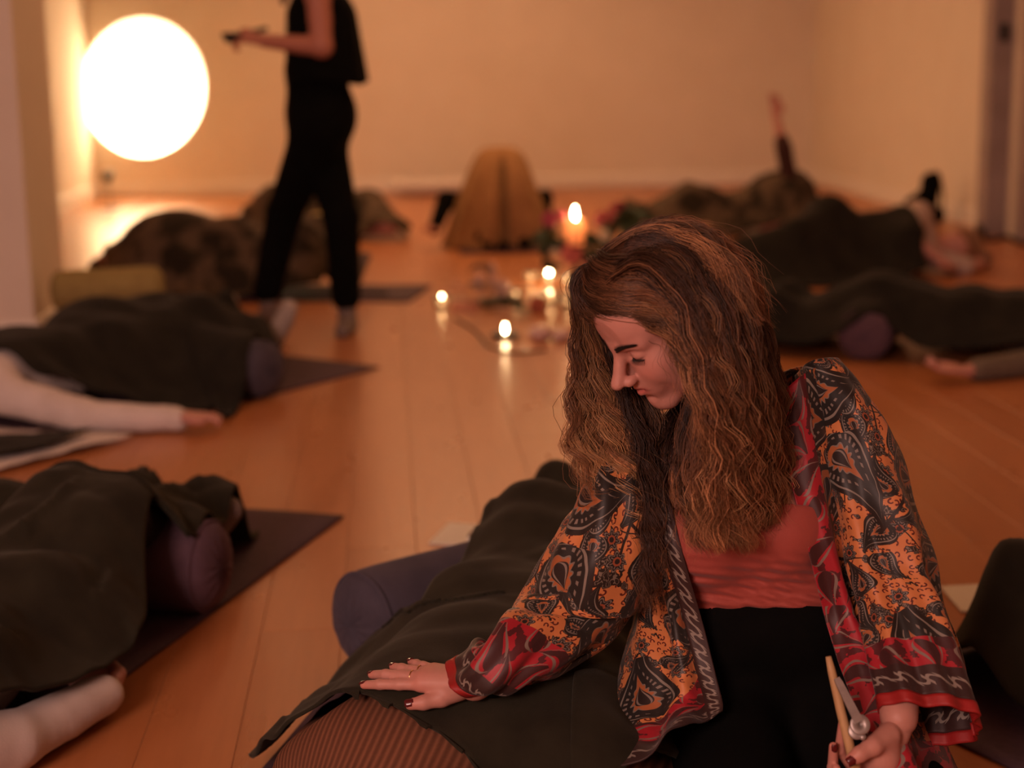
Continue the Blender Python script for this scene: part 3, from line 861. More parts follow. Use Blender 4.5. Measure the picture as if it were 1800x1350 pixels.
def face_of(root, J, tn=SKIN, hair=(0.05, 0.025, 0.012)):
    """nose, lips, closed lids and brows, hair round the head of someone lying on their back"""
    c, d, n = J['head'], V(J['d'][0], J['d'][1], 0), V(J['n'][0], J['n'][1], 0)
    Q = lambda s, t, z: c+d*s+n*t+V(0, 0, z)
    v, f = limbs([('c', Q(-.005, 0, .088), Q(.024, 0, .104), .009, .012, .01), ('e', Q(.052, 0, .082), V(.022, .018, .014), None, .01), ('e', Q(.088, 0, .058), V(.024, .02, .02), None, .01)], .004, .008)
    mk('nose', v, f, M['skin'], root, attrs={'tone': tone(len(v), tn)})
    v, f = limbs([('c', Q(.050, -.016, .090), Q(.050, .016, .090), .005, .005, .004), ('c', Q(.058, -.013, .089), Q(.058, .013, .089), .0055, .0055, .004)], .003, .003)
    mk('lips', v, f, M['skin'], root, attrs={'tone': tone(len(v), (.40, .10, .085))})
    for s_ in (-1, 1):
        MB().tube(spline([Q(.004, s_*.018, .087), Q(.010, s_*.030, .086), Q(.004, s_*.042, .078)], 8), [.0006, .0012, .0014, .0015, .0015, .0014, .0012, .0006], 5).build('eyelashes', M['lash'], root, True)
        MB().tube(spline([Q(-.016, s_*.014, .092), Q(-.020, s_*.030, .088), Q(-.014, s_*.046, .076)], 8), [.0015, .0028, .003, .003, .0028, .0025, .002, .001], 6).build('eyebrow', M['lash'], root, True)
    v, f = limbs([('e', Q(-.030, 0, -.012), V(.090, .095, .088), None, .02), ('e', Q(-.02, .05, -.06), V(.10, .06, .035), None, .03), ('e', Q(-.02, -.05, -.06), V(.10, .06, .035), None, .03)], .009)
    v[:, 2] = np.maximum(v[:, 2], .012)
    mk('hair', v, f, M['hair'], root, True, attrs={'tone': tone(len(v), hair)})
def simple_person(label, J, pr, hands=(), shirt=None, trousers=None, socks=None, group=None, hair=(0.05, 0.025, 0.012), sleeves=True, h=0.012):
    p = J['pelvis']; root = thing('person', label, 'person', (p[0], p[1], 0.0), group)
    hp = []
    for wr, dd, *up_ in hands: hp += fist(wr, dd, 1.0, *up_)
    v, f = limbs(pr, h, 0.025); vs, fs, n = [v], [f], len(v)
    if hp:
        v2, f2 = limbs(hp, 0.004, 0.006); vs.append(v2); fs.append(f2+n); n += len(v2)
    mk('body', np.vstack(vs), np.vstack(fs), M['skin'], root, True, attrs={'tone': tone(n, SKIN)})
    if shirt: cloth_part('shirt', root, pr[2:6]+[q for i in (0, 1) for q in pr[9+5*i:11+5*i]], shirt, 0.012)
    if trousers: cloth_part('trousers', root, [pr[5]]+[q for i in (0, 1) for q in pr[6+5*i:8+5*i]], trousers, 0.010)
    if socks: 
        for i in (0, 1): cloth_part('sock', root, [pr[8+5*i], ('c', pr[7+5*i][2]-0.25*(pr[7+5*i][2]-pr[7+5*i][1]), pr[7+5*i][2], .040, .036, .015)], socks, 0.006, 0.008)
    face_of(root, J, SKIN, hair)
    return root

def U2(x, y): return V(x, y)/math.hypot(x, y)
def ln(*p): return [V(q[0], q[1]) for q in p]

# --- the person under the kneeling woman's hand: brown ribbed jumper, dark blanket, slate bolster under the knees
d2 = U2(.30, .954)
J2, pr2 = lying((.005, 1.99), d2, 1.80, 0.225, 0.075, (0.235, 0.235), (0.26, 0.26), 0.20, 0.01, w=1.18)
r2 = thing('person', 'person lying on their back in a brown ribbed jumper under the kneeling woman\'s hand', 'person', (J2['pelvis'][0], J2['pelvis'][1], 0), 'people lying on the floor')
body_of(r2, pr2, 0.010)
def ribbed(name, root, prims, d, grow=0.014):
    v, f = limbs(prims, 0.009, 0.04, grow, 2)
    n = V(-d[1], d[0], 0)
    # ribs run down the body: u goes round it
    t = v@n; ax = prims[5][1]@n; ang = np.arctan2(t-ax, v[:, 2]-0.10)*0.07+(t-ax)*.6
    return mk(name, v, f, M['rib'], root, True, uv=np.stack([ang, v@V(d[0], d[1], 0)], -1))
ribbed('jumper', r2, pr2[1:6]+pr2[9:11]+pr2[14:16], d2)
cloth_part('trousers', r2, [pr2[5]]+pr2[6:8]+pr2[11:13], M['navy'])
for i in (0, 1): cloth_part('sock', r2, [pr2[8+5*i]], M['sock'], 0.006, 0.008)
face_of(r2, J2)
kc = (J2['knee_l']+J2['knee_r'])/2; n2 = V(-d2[1], d2[0], 0)
B2a = V(-.092, 3.045, .112); B2b = B2a+V(.80, .60, 0)*0.62
bolster('bolster', B2a, B2b, 0.104, M['slate'], 'slate grey round bolster under the knees beside the kneeling woman')
yoga_mat((.150, 3.895), d2, .62, 1.9, -1, 'purple yoga mat under the person the kneeling woman touches')
bp2 = [('c', B2a*.9+B2b*.1, B2b, .106, .106)]
P2 = J2['P']
def hem2(X, Y, H): return H
hem = [G(440, 1345, .012), G(484, 1290, .15), G(560, 1258, .20), G(640, 1262, .23), G(800, 1288, .25), G(900, 1345, .25), G(980, 1440, .2), G(1010, 1470, .02)]
lft = [hem[0], G(535, 1258, .04), G(655, 1196, .05), G(695, 1152, .12), G(742, 1092, .21), G(800, 1020, .235), G(855, 988, .17), G(905, 962, .03), G(962, 905, .06), G(1035, 860, .20)]
c2_ = P2(1.66, -.30, 0)
E2 = [ln(*hem), ln(hem[-1], P2(.7, -.38, 0), P2(1.2, -.36, 0), c2_), ln(lft[-1], P2(1.70, -.1, 0), c2_), ln(*lft)]
bl2 = drape('blanket', M['blanket'], pr2+bp2, E2, 100, 170, 0.012, 7.0, 0.019, math.atan2(d2[1], d2[0]), 6.0, 3, 0.006, 0.014, 0.008, grow=0.028, over=(r2,))
hp_ = np.zeros(len(bl2.data.vertices)*3, np.float32); bl2.data.vertices.foreach_get('co', hp_); hp_ = (hp_.reshape(-1, 3)+ORG[bl2.name])[:100]
for k in range(36, 72, 6):
    a0, a1 = hp_[k], hp_[k+5]; mid = (a0+a1)/2; dn = V(-d2[0]*.026+.018, -d2[1]*.026, -.004-.004*(k % 3))
    tip = mid+dn; w_ = (a1-a0)*.10; up_ = V(0, 0, .0035)
    v = [a0+V(0, 0, .001), a1+V(0, 0, .001), mid+dn*.6+w_*2.6+up_, tip+w_+up_*.5, tip-w_+up_*.5, mid+dn*.6-w_*1.6+up_]
    v = v+[q-V(0, 0, .004) for q in v]
    f = [(0, 1, 2, 3, 4, 5), (11, 10, 9, 8, 7, 6)]+[((i+1) % 6, i, i+6, (i+1) % 6+6) for i in range(6)]
    mk('fringe_tab', v, f, M['blanket'], bl2, False)
tag(bl2, 'dark green wool blanket with cut fringe over the person under the woman\'s hand', 'blanket', None)

# --- left foreground: person off the frame, blanket, mauve bolster, white sleeve
d3 = U2(.345, .94)
J3, pr3 = lying((-1.05, 2.36), d3, 1.64, 0.235, 0.065, (0.25, 0.22), (0.3, 0.235), 0.14, wrist_r=G(180, 1224, .05))
r3 = simple_person('person under the left foreground blanket with one white sleeve on the floor', J3, pr3, [(J3['wrist_r'], V(-.45, .89, 0))], M['white'], M['navy'], M['sock'], 'people lying on the floor')
n3 = V(-d3[1], d3[0], 0)
B3b = V(-.405, 3.46, .112); B3a = B3b+n3*0.64
bolster('bolster', B3a, B3b, 0.106, M['purple'], 'mauve bolster poking out of the left foreground blanket')
yoga_mat((-.146, 4.212), d3, .62, 1.9, 1, 'purple yoga mat with its corner bare, left foreground')
P3_ = J3['P']
c0, c3 = P3_(.28, .42, 0), P3_(1.74, .42, 0)
rgt = [G(-60, 1330, .10), G(30, 1275, .10), G(110, 1225, .10), G(205, 1192, .07), G(262, 1192, .012), G(268, 1110, .02), G(292, 1040, .06), G(312, 985, .13), G(335, 935, .22), G(395, 915, .17), G(452, 862, .13)]
E3 = [ln(c0, P3_(.32, 0, 0), rgt[0]), ln(*rgt), ln(c3, P3_(1.66, .2, 0), rgt[-1]), ln(c0, P3_(.8, .44, 0), P3_(1.2, .42, 0), c3)]
bl3 = drape('blanket', M['blanket'], pr3+[('c', B3a, B3b-(-n3)*0.12, .108, .108)], E3, 100, 220, 0.012, 6.0, 0.065, math.atan2(d3[1], d3[0])+0.9, 3.2, 11, 0.007, 0.014, 0.012, grow=0.022, over=(r3,))
tag(bl3, 'dark green wool blanket over the person in the left foreground', 'blanket')

# --- mid left: white sleeves, hand on the floor, grey sock
d4 = U2(.64, .77)
wr4 = G(312, 738, .042)
J4, pr4 = lying((-1.66, 5.36), d4, 1.86, 0.20, 0.10, (0.25, 0.22), (0.3, 0.25), 0.2, wrist_r=wr4)
r4 = simple_person('person in a white shirt under the middle left blanket, hand on the floor', J4, pr4, [(wr4+V(0, 0, .014), V(1, .02, 0), -.65)], M['white'], M['navy'], M['sock_white'], 'people lying on the floor')
n4 = V(-d4[1], d4[0], 0)
B4b = V(-.455, 5.83, .112); B4a = B4b+n4*.62
bolster('bolster', B4a, B4b, .106, M['slate'], 'dark mauve bolster under the middle left blanket beside the pillar')
yoga_mat((-.055, 6.388), d4, .64, 1.9, 1, 'dark purple yoga mat pointing at the candles, middle left')
P4_ = J4['P']
c0, c3 = P4_(.20, .42, 0), P4_(1.52, .24, 0)
rgt = [G(-60, 690, .14), G(0, 692, .12), G(35, 702, .10), G(70, 714, .08), G(130, 720, .05), G(250, 722, .012), G(360, 722, .012), G(385, 690, .06), G(395, 640, .20), G(440, 600, .22), G(500, 618, .09)]
E4 = [ln(c0, P4_(.18, .2, 0), rgt[0]), ln(*rgt), ln(c3, P4_(1.54, .1, 0), rgt[-1]), ln(c0, P4_(.8, .42, 0), P4_(1.2, .36, 0), c3)]
bl4 = drape('blanket', M['blanket2'], pr4+[('c', B4a, B4b+n4*.1, .108, .108), ('e', P4_(.90, .10, .11), (.24, .24, .18))], E4, 80, 110, 0.016, 6.0, 0.018, math.atan2(d4[1], d4[0]), 4.5, 5, 0.007, 0.014, 0.012, grow=0.022, over=(r4,))
tag(bl4, 'charcoal wool blanket over the white-shirted person at middle left', 'blanket')
# a white sheet under that arm, with a thin dark strip laid on it
q = [G(-40, 860), G(60, 822), G(230, 778), G(215, 742), G(-40, 800)]
S = coons([ln(G(-60, 850), G(60, 818)), ln(G(60, 818), G(235, 775)), ln(G(-60, 760), G(235, 760)), ln(G(-60, 850), G(-60, 760))], 40, 24)
Z = 0.012+0.022*fbm(S[..., 0]*9, S[..., 1]*9, 3, 2)
tag(sheet('sheet', M['white'], np.dstack([S, Z]), 0.004), 'crumpled white sheet on the floor under the white sleeve', 'sheet')
S = coons([ln(G(-60, 832), G(80, 808)), ln(G(80, 808), G(165, 778)), ln(G(-60, 790), G(165, 772)), ln(G(-60, 832), G(-60, 790))], 40, 14)
Z = 0.040+0.020*fbm(S[..., 0]*11, S[..., 1]*14, 3, 4)
tag(sheet('dark_strip', M['blanket2'], np.dstack([S, Z]), 0.004), 'thin dark strip lying on the white sheet at the left edge', 'dark_strip')

# --- the olive and maroon bolsters by the pillar
b0 = V(-1.36, 7.16, .078); b1 = V(-.88, 7.24, .078)
bolster('bolster', b0, b1, .074, M['maroon'], 'maroon bolster on the floor behind the middle left blanket')
o0 = G(92, 500, .262); 
o0 = V(-1.49, 7.16, .246); o1 = V(-1.03, 7.24, .246)
bolster('bolster', o0, o1, .092, M['olive'], 'olive green bolster lying on the maroon bolster by the pillar')

# --- back left: mottled blanket
d6 = U2(.97, -.22)
J6, pr6 = lying((-1.55, 8.92), d6, 1.66, .30, .11, (.24, .24), (.28, .3), .17, .06)
r6 = simple_person('person lying under the mottled brown blanket behind the standing woman\'s legs', J6, pr6, [], M['navy'], M['navy'], M['sock'], 'people lying on the floor')
P6_ = J6['P']
c0, c1, c2_, c3 = P6_(.06, .36, 0), P6_(.10, -.42, 0), P6_(1.30, -.34, 0), P6_(1.30, .3, 0)
E6 = [ln(c0, P6_(.0, 0, 0), c1), ln(c1, P6_(.6, -.44, 0), c2_), ln(c3, P6_(1.36, 0, 0), c2_), ln(c0, P6_(.6, .4, 0), c3)]
bl6 = drape('blanket', M['camo'], pr6+[('e', P6_(.40, .02, .2), (.30, .26, .21)), ('e', P6_(.72, .02, .2), (.2, .22, .17))], E6, 70, 90, .02, 6.0, .030, 1.2, 4.0, 23, .008, .014, .02, grow=.022, over=(r6,))
tag(bl6, 'mottled brown fleece blanket over the person left of the standing woman', 'blanket')
yoga_mat(tuple(P6_(1.78, .30, 0)[:2]), d6, .62, 1.85, -1, 'dark yoga mat under the mottled brown blanket')

# --- further back, half hidden by the standing woman
d7 = U2(.55, -.84)
pr7 = [('c', V(-.72, 11.62, .16), V(-.25, 11.55, .15), .17, .15, .06), ('e', V(-.78, 11.7, .2), (.14, .14, .16)), ('c', V(-.25, 11.5, .12), V(.0, 11.25, .10), .11, .07, .04), ('c', V(-.4, 11.6, .14), V(-.15, 11.8, .2), .13, .10, .05), ('e', V(-1.0, 11.75, .1), (.09, .09, .1))]
r7 = thing('person', 'person under a dark blanket far back between the standing woman\'s legs', 'person', (-.5, 11.6, 0), 'people lying on the floor')
body_of(r7, pr7, .014)
v, f = limbs([pr7[4]], .012, .02, .012); mk('hair', v, f, M['hair'], r7, True, attrs={'tone': tone(len(v), (.03, .015, .008))})
E7 = [ln(V(-1.02, 11.3), V(-.5, 11.22), V(.12, 11.1)), ln(V(.12, 11.1), V(.15, 11.5), V(.05, 11.95)), ln(V(-.98, 12.0), V(.05, 11.95)), ln(V(-1.02, 11.3), V(-1.05, 11.65), V(-.98, 12.0))]
bl7 = drape('blanket', M['camo'], pr7, E7, 50, 50, .024, 6, .03, .4, 4, 41, .008, .014, .02, grow=.022, over=(r7,))
tag(bl7, 'dark mottled blanket far back, seen between the standing woman\'s legs', 'blanket')
c = V(-.43, 11.02, .0)
mb = MB(); prof = [(.02, .004), (.10, .006), (.13, .03), (.125, .15), (.10, .20), (.05, .225), (.01, .23)]
v, f = limbs([('c', c+V(-.05, 0, .13), c+V(.06, .02, .10), .10, .085, .03)], .010)
root = thing('cushion', 'olive cushion beside the far blanket between the standing woman\'s legs', 'cushion', c)
mk('cover', v, f, M['olive'], root); 
mb = MB().tube([c+V(-.12, -.04, .2), c+V(-.02, -.115, .15), c+V(.10, -.08, .12)], .004, 6); mb.build('piping', M['olive'], root, True)

# --- kneeling in child's pose under a tan blanket
k8 = V(.755, 10.62, 0)
E8, W8 = YP(784, 352, 10.80), YP(764, 402, 10.62)
pr8 = [('c', k8+V(-.13, -.10, .09), k8+V(-.17, .35, .10), .085, .09, .03), ('c', k8+V(.13, -.10, .09), k8+V(.17, .35, .10), .085, .09, .03),
       ('e', k8+V(-.065, .12, .38), (.105, .14, .15)), ('e', k8+V(.065, .12, .38), (.105, .14, .15)),
       ('c', k8+V(0, .14, .39), k8+V(0, .56, .26), .12, .12, .05), ('c', k8+V(0, .62, .24), k8+V(0, .86, .12), .07, .06, .03), ('e', k8+V(0, .90, .12), (.085, .11, .10)),
       ('c', k8+V(-.13, -.10, .08), k8+V(-.12, -.24, .05), .045, .032, .02), ('c', k8+V(.13, -.10, .08), k8+V(.12, -.24, .05), .045, .032, .02),
       ('c', k8+V(-.13, .48, .26), E8, .055, .048, .02), ('c', E8, W8, .046, .03, .02),
       ('c', k8+V(.13, .56, .22), k8+V(.34, .62, .26), .055, .045, .02), ('c', k8+V(.34, .62, .28), k8+V(.36, .86, .05), .043, .03, .02)]
r8 = thing('person', 'person bowed in child\'s pose under a tan blanket, black sleeves on the floor', 'person', k8)
hp = fist(W8, V(-.25, -.9, -.12)); v, f = limbs(pr8, .014, .03); v2, f2 = limbs(hp, .005, .006)
mk('body', np.vstack([v, v2]), np.vstack([f, f2+len(v)]), M['skin'], r8, attrs={'tone': tone(len(v)+len(v2), SKIN)})
v, f = limbs(pr8[4:5]+pr8[9:13], .014, .03, .016); mk('jumper', v, f, M['black'], r8)
v, f = limbs(pr8[0:4], .014, .03, .008); mk('trousers', v, f, M['black'], r8)
for i in (7, 8):
    v, f = limbs([pr8[i]], .01, .02, .007); mk('sock', v, f, M['black'], r8)
v, f = limbs([('e', k8+V(0, .90, .14), (.10, .125, .10))], .012); mk('hair', v, f, M['hair'], r8, attrs={'tone': tone(len(v), (.03, .015, .008))})
def tan_blanket():
    """a bell of cloth over the raised back, open at the front, with a fold down the middle"""
    nu, nv = 120, 46; P = np.zeros((nv, nu, 3))
    for j in range(nv):
        q = j/(nv-1)
        for i in range(nu):
            a = 2*math.pi*(i/(nu-1)); ca, sa = math.cos(a-math.pi/2), math.sin(a-math.pi/2)
            rx = 0.015+0.135*min(1, q/.22)**.62+0.185*max(0, q-.22)/.78+0.05*q**4; ry = 0.02+0.40*math.sin(min(1, q*1.25)*math.pi/2)**0.9+.05*q
            z = 0.64*(1-(max(0, q-.03)/.97)**1.75)+0.02-.02*q
            back = max(0, sa); z *= 1-0.10*back*q
            lobe = 1.0
            front = max(0.0, -sa)**3
            crease = math.exp(-((ca)/0.10)**2)*front*sstep(.12, .5, q)
            fo = 0.020*math.sin(a*9+2*math.sin(a*3))*sstep(.2, .9, q)+0.012*math.sin(a*17+1)*q
            lift = 0.055*math.exp(-((ca)/0.22)**2)*front*sstep(.80, 1.0, q)
            P[j, i] = k8+V(ca*(rx+fo), .20+sa*(ry+fo)+crease*0.11, max(z+lift-0.01*math.sin(a*9)*q, .016))
    o = sheet('blanket', M['brown'], P, .008, None, None, None, True)
    return tag(o, 'tan brown blanket draped like a bell over the bowed person', 'blanket')
tan_blanket()
yoga_mat((1.13, 11.7), (-.02, 1), .70, 1.42, 1, 'dark yoga mat under the bowed person in the tan blanket')
# white cushion by the back wall
cw = G(760, 344); cw = V(.42, 15.15, 0)
v, f = limbs([('c', cw+V(-.30, .05, .075), cw+V(.30, .05, .075), .07, .07, .04), ('c', cw+V(-.30, .26, .085), cw+V(.30, .26, .085), .078, .078, .04), ('c', cw+V(-.28, .15, .09), cw+V(.28, .15, .09), .08, .08, .05)], .014, .05, 0, 2)
root = thing('cushion', 'long white cushion on the floor against the back wall', 'cushion', cw)
mk('cover', v, f, M['white'], root)
t = np.linspace(0, 2*math.pi, 33); mb = MB().tube(np.array([cw+V(.372*math.copysign(abs(math.cos(a))**.35, math.cos(a)), .15+.185*math.copysign(abs(math.sin(a))**.35, math.sin(a)), .08) for a in t]), .006, 6, False); mb.build('piping', M['white'], root, True)

# --- far right with one arm up
s9 = V(2.95, 11.25, .13)
d9 = U2(-.93, -.10)
J9, pr9 = lying((3.22, 11.35), d9, 1.60, .26, .10, (.24, .24), (.28, .28), .17, .05)
sh9 = V(2.88, 11.2, .14); el9 = D(1378, 262, 11.25); wr9 = D(1364, 205, 11.25)
pr9a = [q for i, q in enumerate(pr9) if i not in (14, 15)]
arm9 = [('c', sh9, el9, .054, .043, .02), ('c', el9, wr9, .042, .029, .02)]
r9 = thing('person', 'person lying far right with one arm held straight up', 'person', (2.3, 11.2, 0), 'people lying on the floor')
h9 = wr9; up = V(-.06, 0, 1.0); up /= np.linalg.norm(up)
kn = [h9+up*.085+V(.027-.018*i, 0, 0) for i in range(4)]
hp = hand_prims(h9, kn, [[q+up*.03+V(-.004, -.004, 0), q+up*.055+V(-.012, -.01, 0), q+up*.072+V(-.02, -.016, 0)] for q in kn], [h9+up*.03+V(.03, -.01, 0), h9+up*.06+V(.045, -.02, 0), h9+up*.085+V(.045, -.025, 0)])
v, f = limbs(pr9a+arm9, .013, .025); v2, f2 = limbs(hp, .005, .006)
mk('body', np.vstack([v, v2]), np.vstack([f, f2+len(v)]), M['skin'], r9, attrs={'tone': tone(len(v)+len(v2), SKIN)})
v, f = limbs(pr9[2:6]+[('c', sh9, el9, .054, .046, .02), ('c', el9, el9*.75+wr9*.25, .045, .041, .02)], .013, .03, .012); mk('shirt', v, f, M['dred'], r9)
v, f = limbs([pr9[5]]+pr9[6:8]+pr9[11:13], .013, .03, .010); mk('trousers', v, f, M['navy'], r9)
v, f = limbs([('e', pr9[0][1]+V(.03, .02, -.01), V(.10, .09, .09))], .012); mk('hair', v, f, M['hair'], r9, attrs={'tone': tone(len(v), (.03, .015, .008))})
P9 = J9['P']
c0, c1, c2_, c3 = P9(.20, -.36, 0), P9(.24, .36, 0), P9(1.62, .26, 0), P9(1.60, -.30, 0)
E9 = [ln(c0, P9(.26, 0, 0), c1), ln(c1, P9(.8, .40, 0), c2_), ln(c3, P9(1.68, 0, 0), c2_), ln(c0, P9(.8, -.40, 0), c3)]
bl9 = drape('blanket', M['camo'], [q for q in pr9a]+[('e', P9(.42, 0, .18), (.26, .24, .2))], E9, 60, 80, .022, 6, .03, .2, 3.6, 55, .008, .014, .02, grow=.036)
tag(bl9, 'mottled dark blanket over the person with the raised arm', 'blanket')

# --- middle right, on their side in a pale shirt
d10 = U2(-.97, -.12)
def side_lying(head, d, k=1.0):
    d = V(*d); n = V(-d[1], d[0]); P = lambda s, t, z: V(head[0]+d[0]*s*k+n[0]*t*k, head[1]+d[1]*s*k+n[1]*t*k, z*k)
    pr = [('e', P(0, 0, .13), (.10*k, .085*k, .085*k)), ('c', P(.08, 0, .13), P(.22, 0, .15), .055, .06, .03),
          ('c', P(.25, .02, .11), P(.25, -.02, .31), .085, .075, .05), ('c', P(.30, 0, .16), P(.60, 0, .15), .125, .115, .06), ('c', P(.30, 0, .24), P(.60, 0, .20), .10, .10, .06),
          ('c', P(.80, 0, .12), P(.80, 0, .30), .12, .115, .06),
          ('c', P(.82, -.02, .11), P(1.05, .26, .10), .09, .062, .03), ('c', P(1.05, .26, .10), P(1.36, .06, .06), .056, .036, .02), ('c', P(1.36, .06, .05), P(1.44, .14, .05), .035, .028, .02),
          ('c', P(.82, .02, .28), P(1.10, .22, .24), .09, .062, .03), ('c', P(1.10, .22, .24), P(1.42, .05, .13), .056, .036, .02), ('c', P(1.42, .05, .13), P(1.50, .10, .11), .035, .028, .02),
          ('c', P(.26, .05, .33), P(.42, .24, .22), .052, .042, .03), ('c', P(.42, .24, .22), P(.22, .34, .06), .040, .029, .02),
          ('c', P(.26, .08, .09), P(.10, .30, .05), .052, .042, .03), ('c', P(.10, .30, .05), P(-.05, .20, .05), .040, .029, .02)]
    return P, pr
P10, pr10 = side_lying((3.28, 9.02), d10, 1.0)
r10 = thing('person', 'person in a pale shirt lying on their side by the right wall', 'person', (2.8, 8.95, 0), 'people lying on the floor')
hp = fist(P10(.21, .36, .055), V(-.5, -.7, 0))
v, f = limbs(pr10, .012, .03); v2, f2 = limbs(hp, .005, .006)
mk('body', np.vstack([v, v2]), np.vstack([f, f2+len(v)]), M['skin'], r10, attrs={'tone': tone(len(v)+len(v2), SKIN)})
pale = mat('pale_shirt_cotton', (.46, .34, .28), (.40, .29, .24), .9, 10, 4, .3, 300)
v, f = limbs(pr10[2:5]+[pr10[12], pr10[14]], .012, .04, .014); mk('shirt', v, f, pale, r10)
v, f = limbs(pr10[5:8]+pr10[9:11], .012, .03, .010); mk('trousers', v, f, M['navy'], r10)
for i in (8, 11):
    v, f = limbs([pr10[i]], .008, .02, .006); mk('sock', v, f, M['sock_white'], r10)
v, f = limbs([('e', P10(-.035, -.01, .135), V(.105, .095, .095)), ('c', P10(-.05, -.02, .10), P10(-.16, .03, .05), .07, .05, .04)], .010); mk('hair', v, f, M['hair'], r10, attrs={'tone': tone(len(v), (.22, .11, .06))})
c0, c1, c2_, c3 = P10(.46, -.40, 0), P10(.40, .44, 0), P10(1.42, .50, 0), P10(1.42, -.30, 0)
E10 = [ln(c0, P10(.36, -.05, 0), P10(.34, .2, 0), c1), ln(c1, P10(.9, .55, 0), c2_), ln(c3, P10(1.40, .12, 0), c2_), ln(c0, P10(.9, -.44, 0), c3)]
bl10 = drape('blanket', M['blanket2'], pr10, E10, 70, 80, .02, 5.5, .02, .2, 4, 61, .008, .014, .016, grow=.032)
tag(bl10, 'charcoal blanket over the side-lying person in the pale shirt', 'blanket')
# black boot-shaped bag by the right wall
cb = V(3.98, 11.55, 0)
v, f = limbs([('c', cb+V(-.02, 0, .045), cb+V(.02, .05, .30), .055, .075, .03), ('c', cb+V(.0, .0, .06), cb+V(.05, -.02, .06), .055, .06, .03), ('c', cb+V(-.16, .0, .16), cb+V(-.01, .02, .22), .035, .05, .03)], .010, .03, 0, 2)
root = thing('bag', 'slumped black bag with a raised flap against the right wall', 'bag', cb)
mk('body', v, f, M['black'], root)
MB().tube(spline([cb+V(-.05, .03, .33), cb+V(.05, .02, .37), cb+V(.085, .0, .25), cb+V(.08, -.05, .06), cb+V(.03, -.09, .012)], 20), .010, 8).build('strap', M['black'], root, True)
# dark strap on the floor by the door
pts = [G(1690, 430)+V(0, 0, .012), G(1715, 425)+V(0, 0, .05), G(1722, 402)+V(0, 0, .06), G(1735, 425)+V(0, 0, .012), G(1770, 420)+V(0, 0, .012), G(1800, 432)+V(0, 0, .012), G(1860, 440)+V(0, 0, .012)]
tag(MB().tube(spline(pts, 60), .016, 8).build('strap', M['navy'], None, True), 'dark strap trailing along the floor by the door frame', 'strap')

# --- right: dark blanket, mauve bolster end, hand palm up with a grey sleeve
d11 = U2(-.90, .44)
P11h = V(3.02, 6.02)
J11, pr11 = lying(P11h, d11, 1.62, .22, .10, (.30, .24), (.45, .28), .19)
wr11 = G(1702, 652, .045); hd11 = V(-1, -.02, 0); sl11 = [V(2.92, 6.08, .08), V(2.52, 5.88, .05), wr11]
i_l = [9, 10]
pr11b = [q for i, q in enumerate(pr11) if i not in (9, 10)]
arm11 = [('c', sl11[0], sl11[1], .052, .042, .03), ('c', sl11[1], sl11[2], .040, .028, .015)]
r11 = thing('person', 'person under the dark right-hand blanket, hand palm up on the floor', 'person', (2.5, 6.3, 0), 'people lying on the floor')
hp = fist(wr11, hd11, 1.05)
v, f = limbs(pr11b+arm11, .012, .025); v2, f2 = limbs(hp, .004, .006)
mk('body', np.vstack([v, v2]), np.vstack([f, f2+len(v)]), M['skin'], r11, attrs={'tone': tone(len(v)+len(v2), SKIN)})
v, f = limbs(pr11[2:6]+[arm11[0], ('c', sl11[1], sl11[1]*.12+sl11[2]*.88, .042, .034, .02)], .011, .03, .012); mk('jumper', v, f, M['greysleeve'], r11)
v, f = limbs([pr11[5]]+pr11[6:8]+pr11[11:13], .012, .03, .010); mk('trousers', v, f, M['navy'], r11)
for i in (8, 13):
    v, f = limbs([pr11[i]], .008, .02, .006); mk('sock', v, f, M['sock'], r11)
v, f = limbs([('e', pr11[0][1]-V(d11[0], d11[1], 0)*.02-V(0, 0, .02), V(.095, .10, .09))], .012); mk('hair', v, f, M['hair'], r11, attrs={'tone': tone(len(v), (.03, .015, .008))})
n11 = V(-d11[1], d11[0], 0)
kb = (J11['knee_l']+J11['knee_r'])/2
B11a = V(kb[0], kb[1], .112)+n11*.34; B11b = B11a-n11*.64
bolster('bolster', B11a, B11b, .106, M['purple'], 'dark mauve bolster end under the right-hand blanket')
P11 = J11['P']
c0, c1, c2_, c3 = P11(.12, -.40, 0), P11(.14, .34, 0), P11(1.78, .32, 0), P11(1.72, -.36, 0)
E11 = [ln(c0, P11(.16, 0, 0), c1), ln(c1, P11(.6, .36, 0), P11(.98, .36, 0), P11(1.10, .335, 0), P11(1.25, .36, 0), c2_), ln(c3, P11(1.8, 0, 0), c2_), ln(c0, P11(.9, -.44, 0), c3)]
bl11 = drape('blanket', M['blanket2'], pr11b+[('c', B11a-n11*.1, B11b, .108, .108)], E11, 80, 110, .018, 6, .02, .5, 4, 71, .008, .014, .014, grow=.024, over=(r11,))
tag(bl11, 'black wool blanket over the person at the right edge with an open hand', 'blanket')

# --- right foreground: feet under a dark blanket, mat, white card
d12 = U2(-.42, .90)
J12, pr12 = lying((1.95, 1.45), d12, 1.66, .20, .09, (.24, .24), (.28, .28), .24)
r12 = simple_person('person off the right edge, only covered feet showing in the right foreground', J12, pr12, [], M['navy'], M['navy'], M['sock'], 'people lying on the floor')
P12 = J12['P']
c0, c1, c2_, c3 = P12(.3, .40, 0), P12(.3, -.40, 0), P12(1.78, -.24, 0), P12(1.80, .24, 0)
E12 = [ln(c0, P12(.34, 0, 0), c1), ln(c1, P12(1.0, -.4, 0), c2_), ln(c3, P12(1.80, 0, 0), c2_), ln(c0, P12(.9, .36, 0), P12(1.35, .29, 0), c3)]
bl12 = drape('blanket', M['blanket'], pr12, E12, 70, 110, .014, 9, .014, 2.0, 5, 81, .008, .014, .012, grow=.022, over=(r12,))
tag(bl12, 'dark green blanket over covered feet at the right foreground edge', 'blanket')
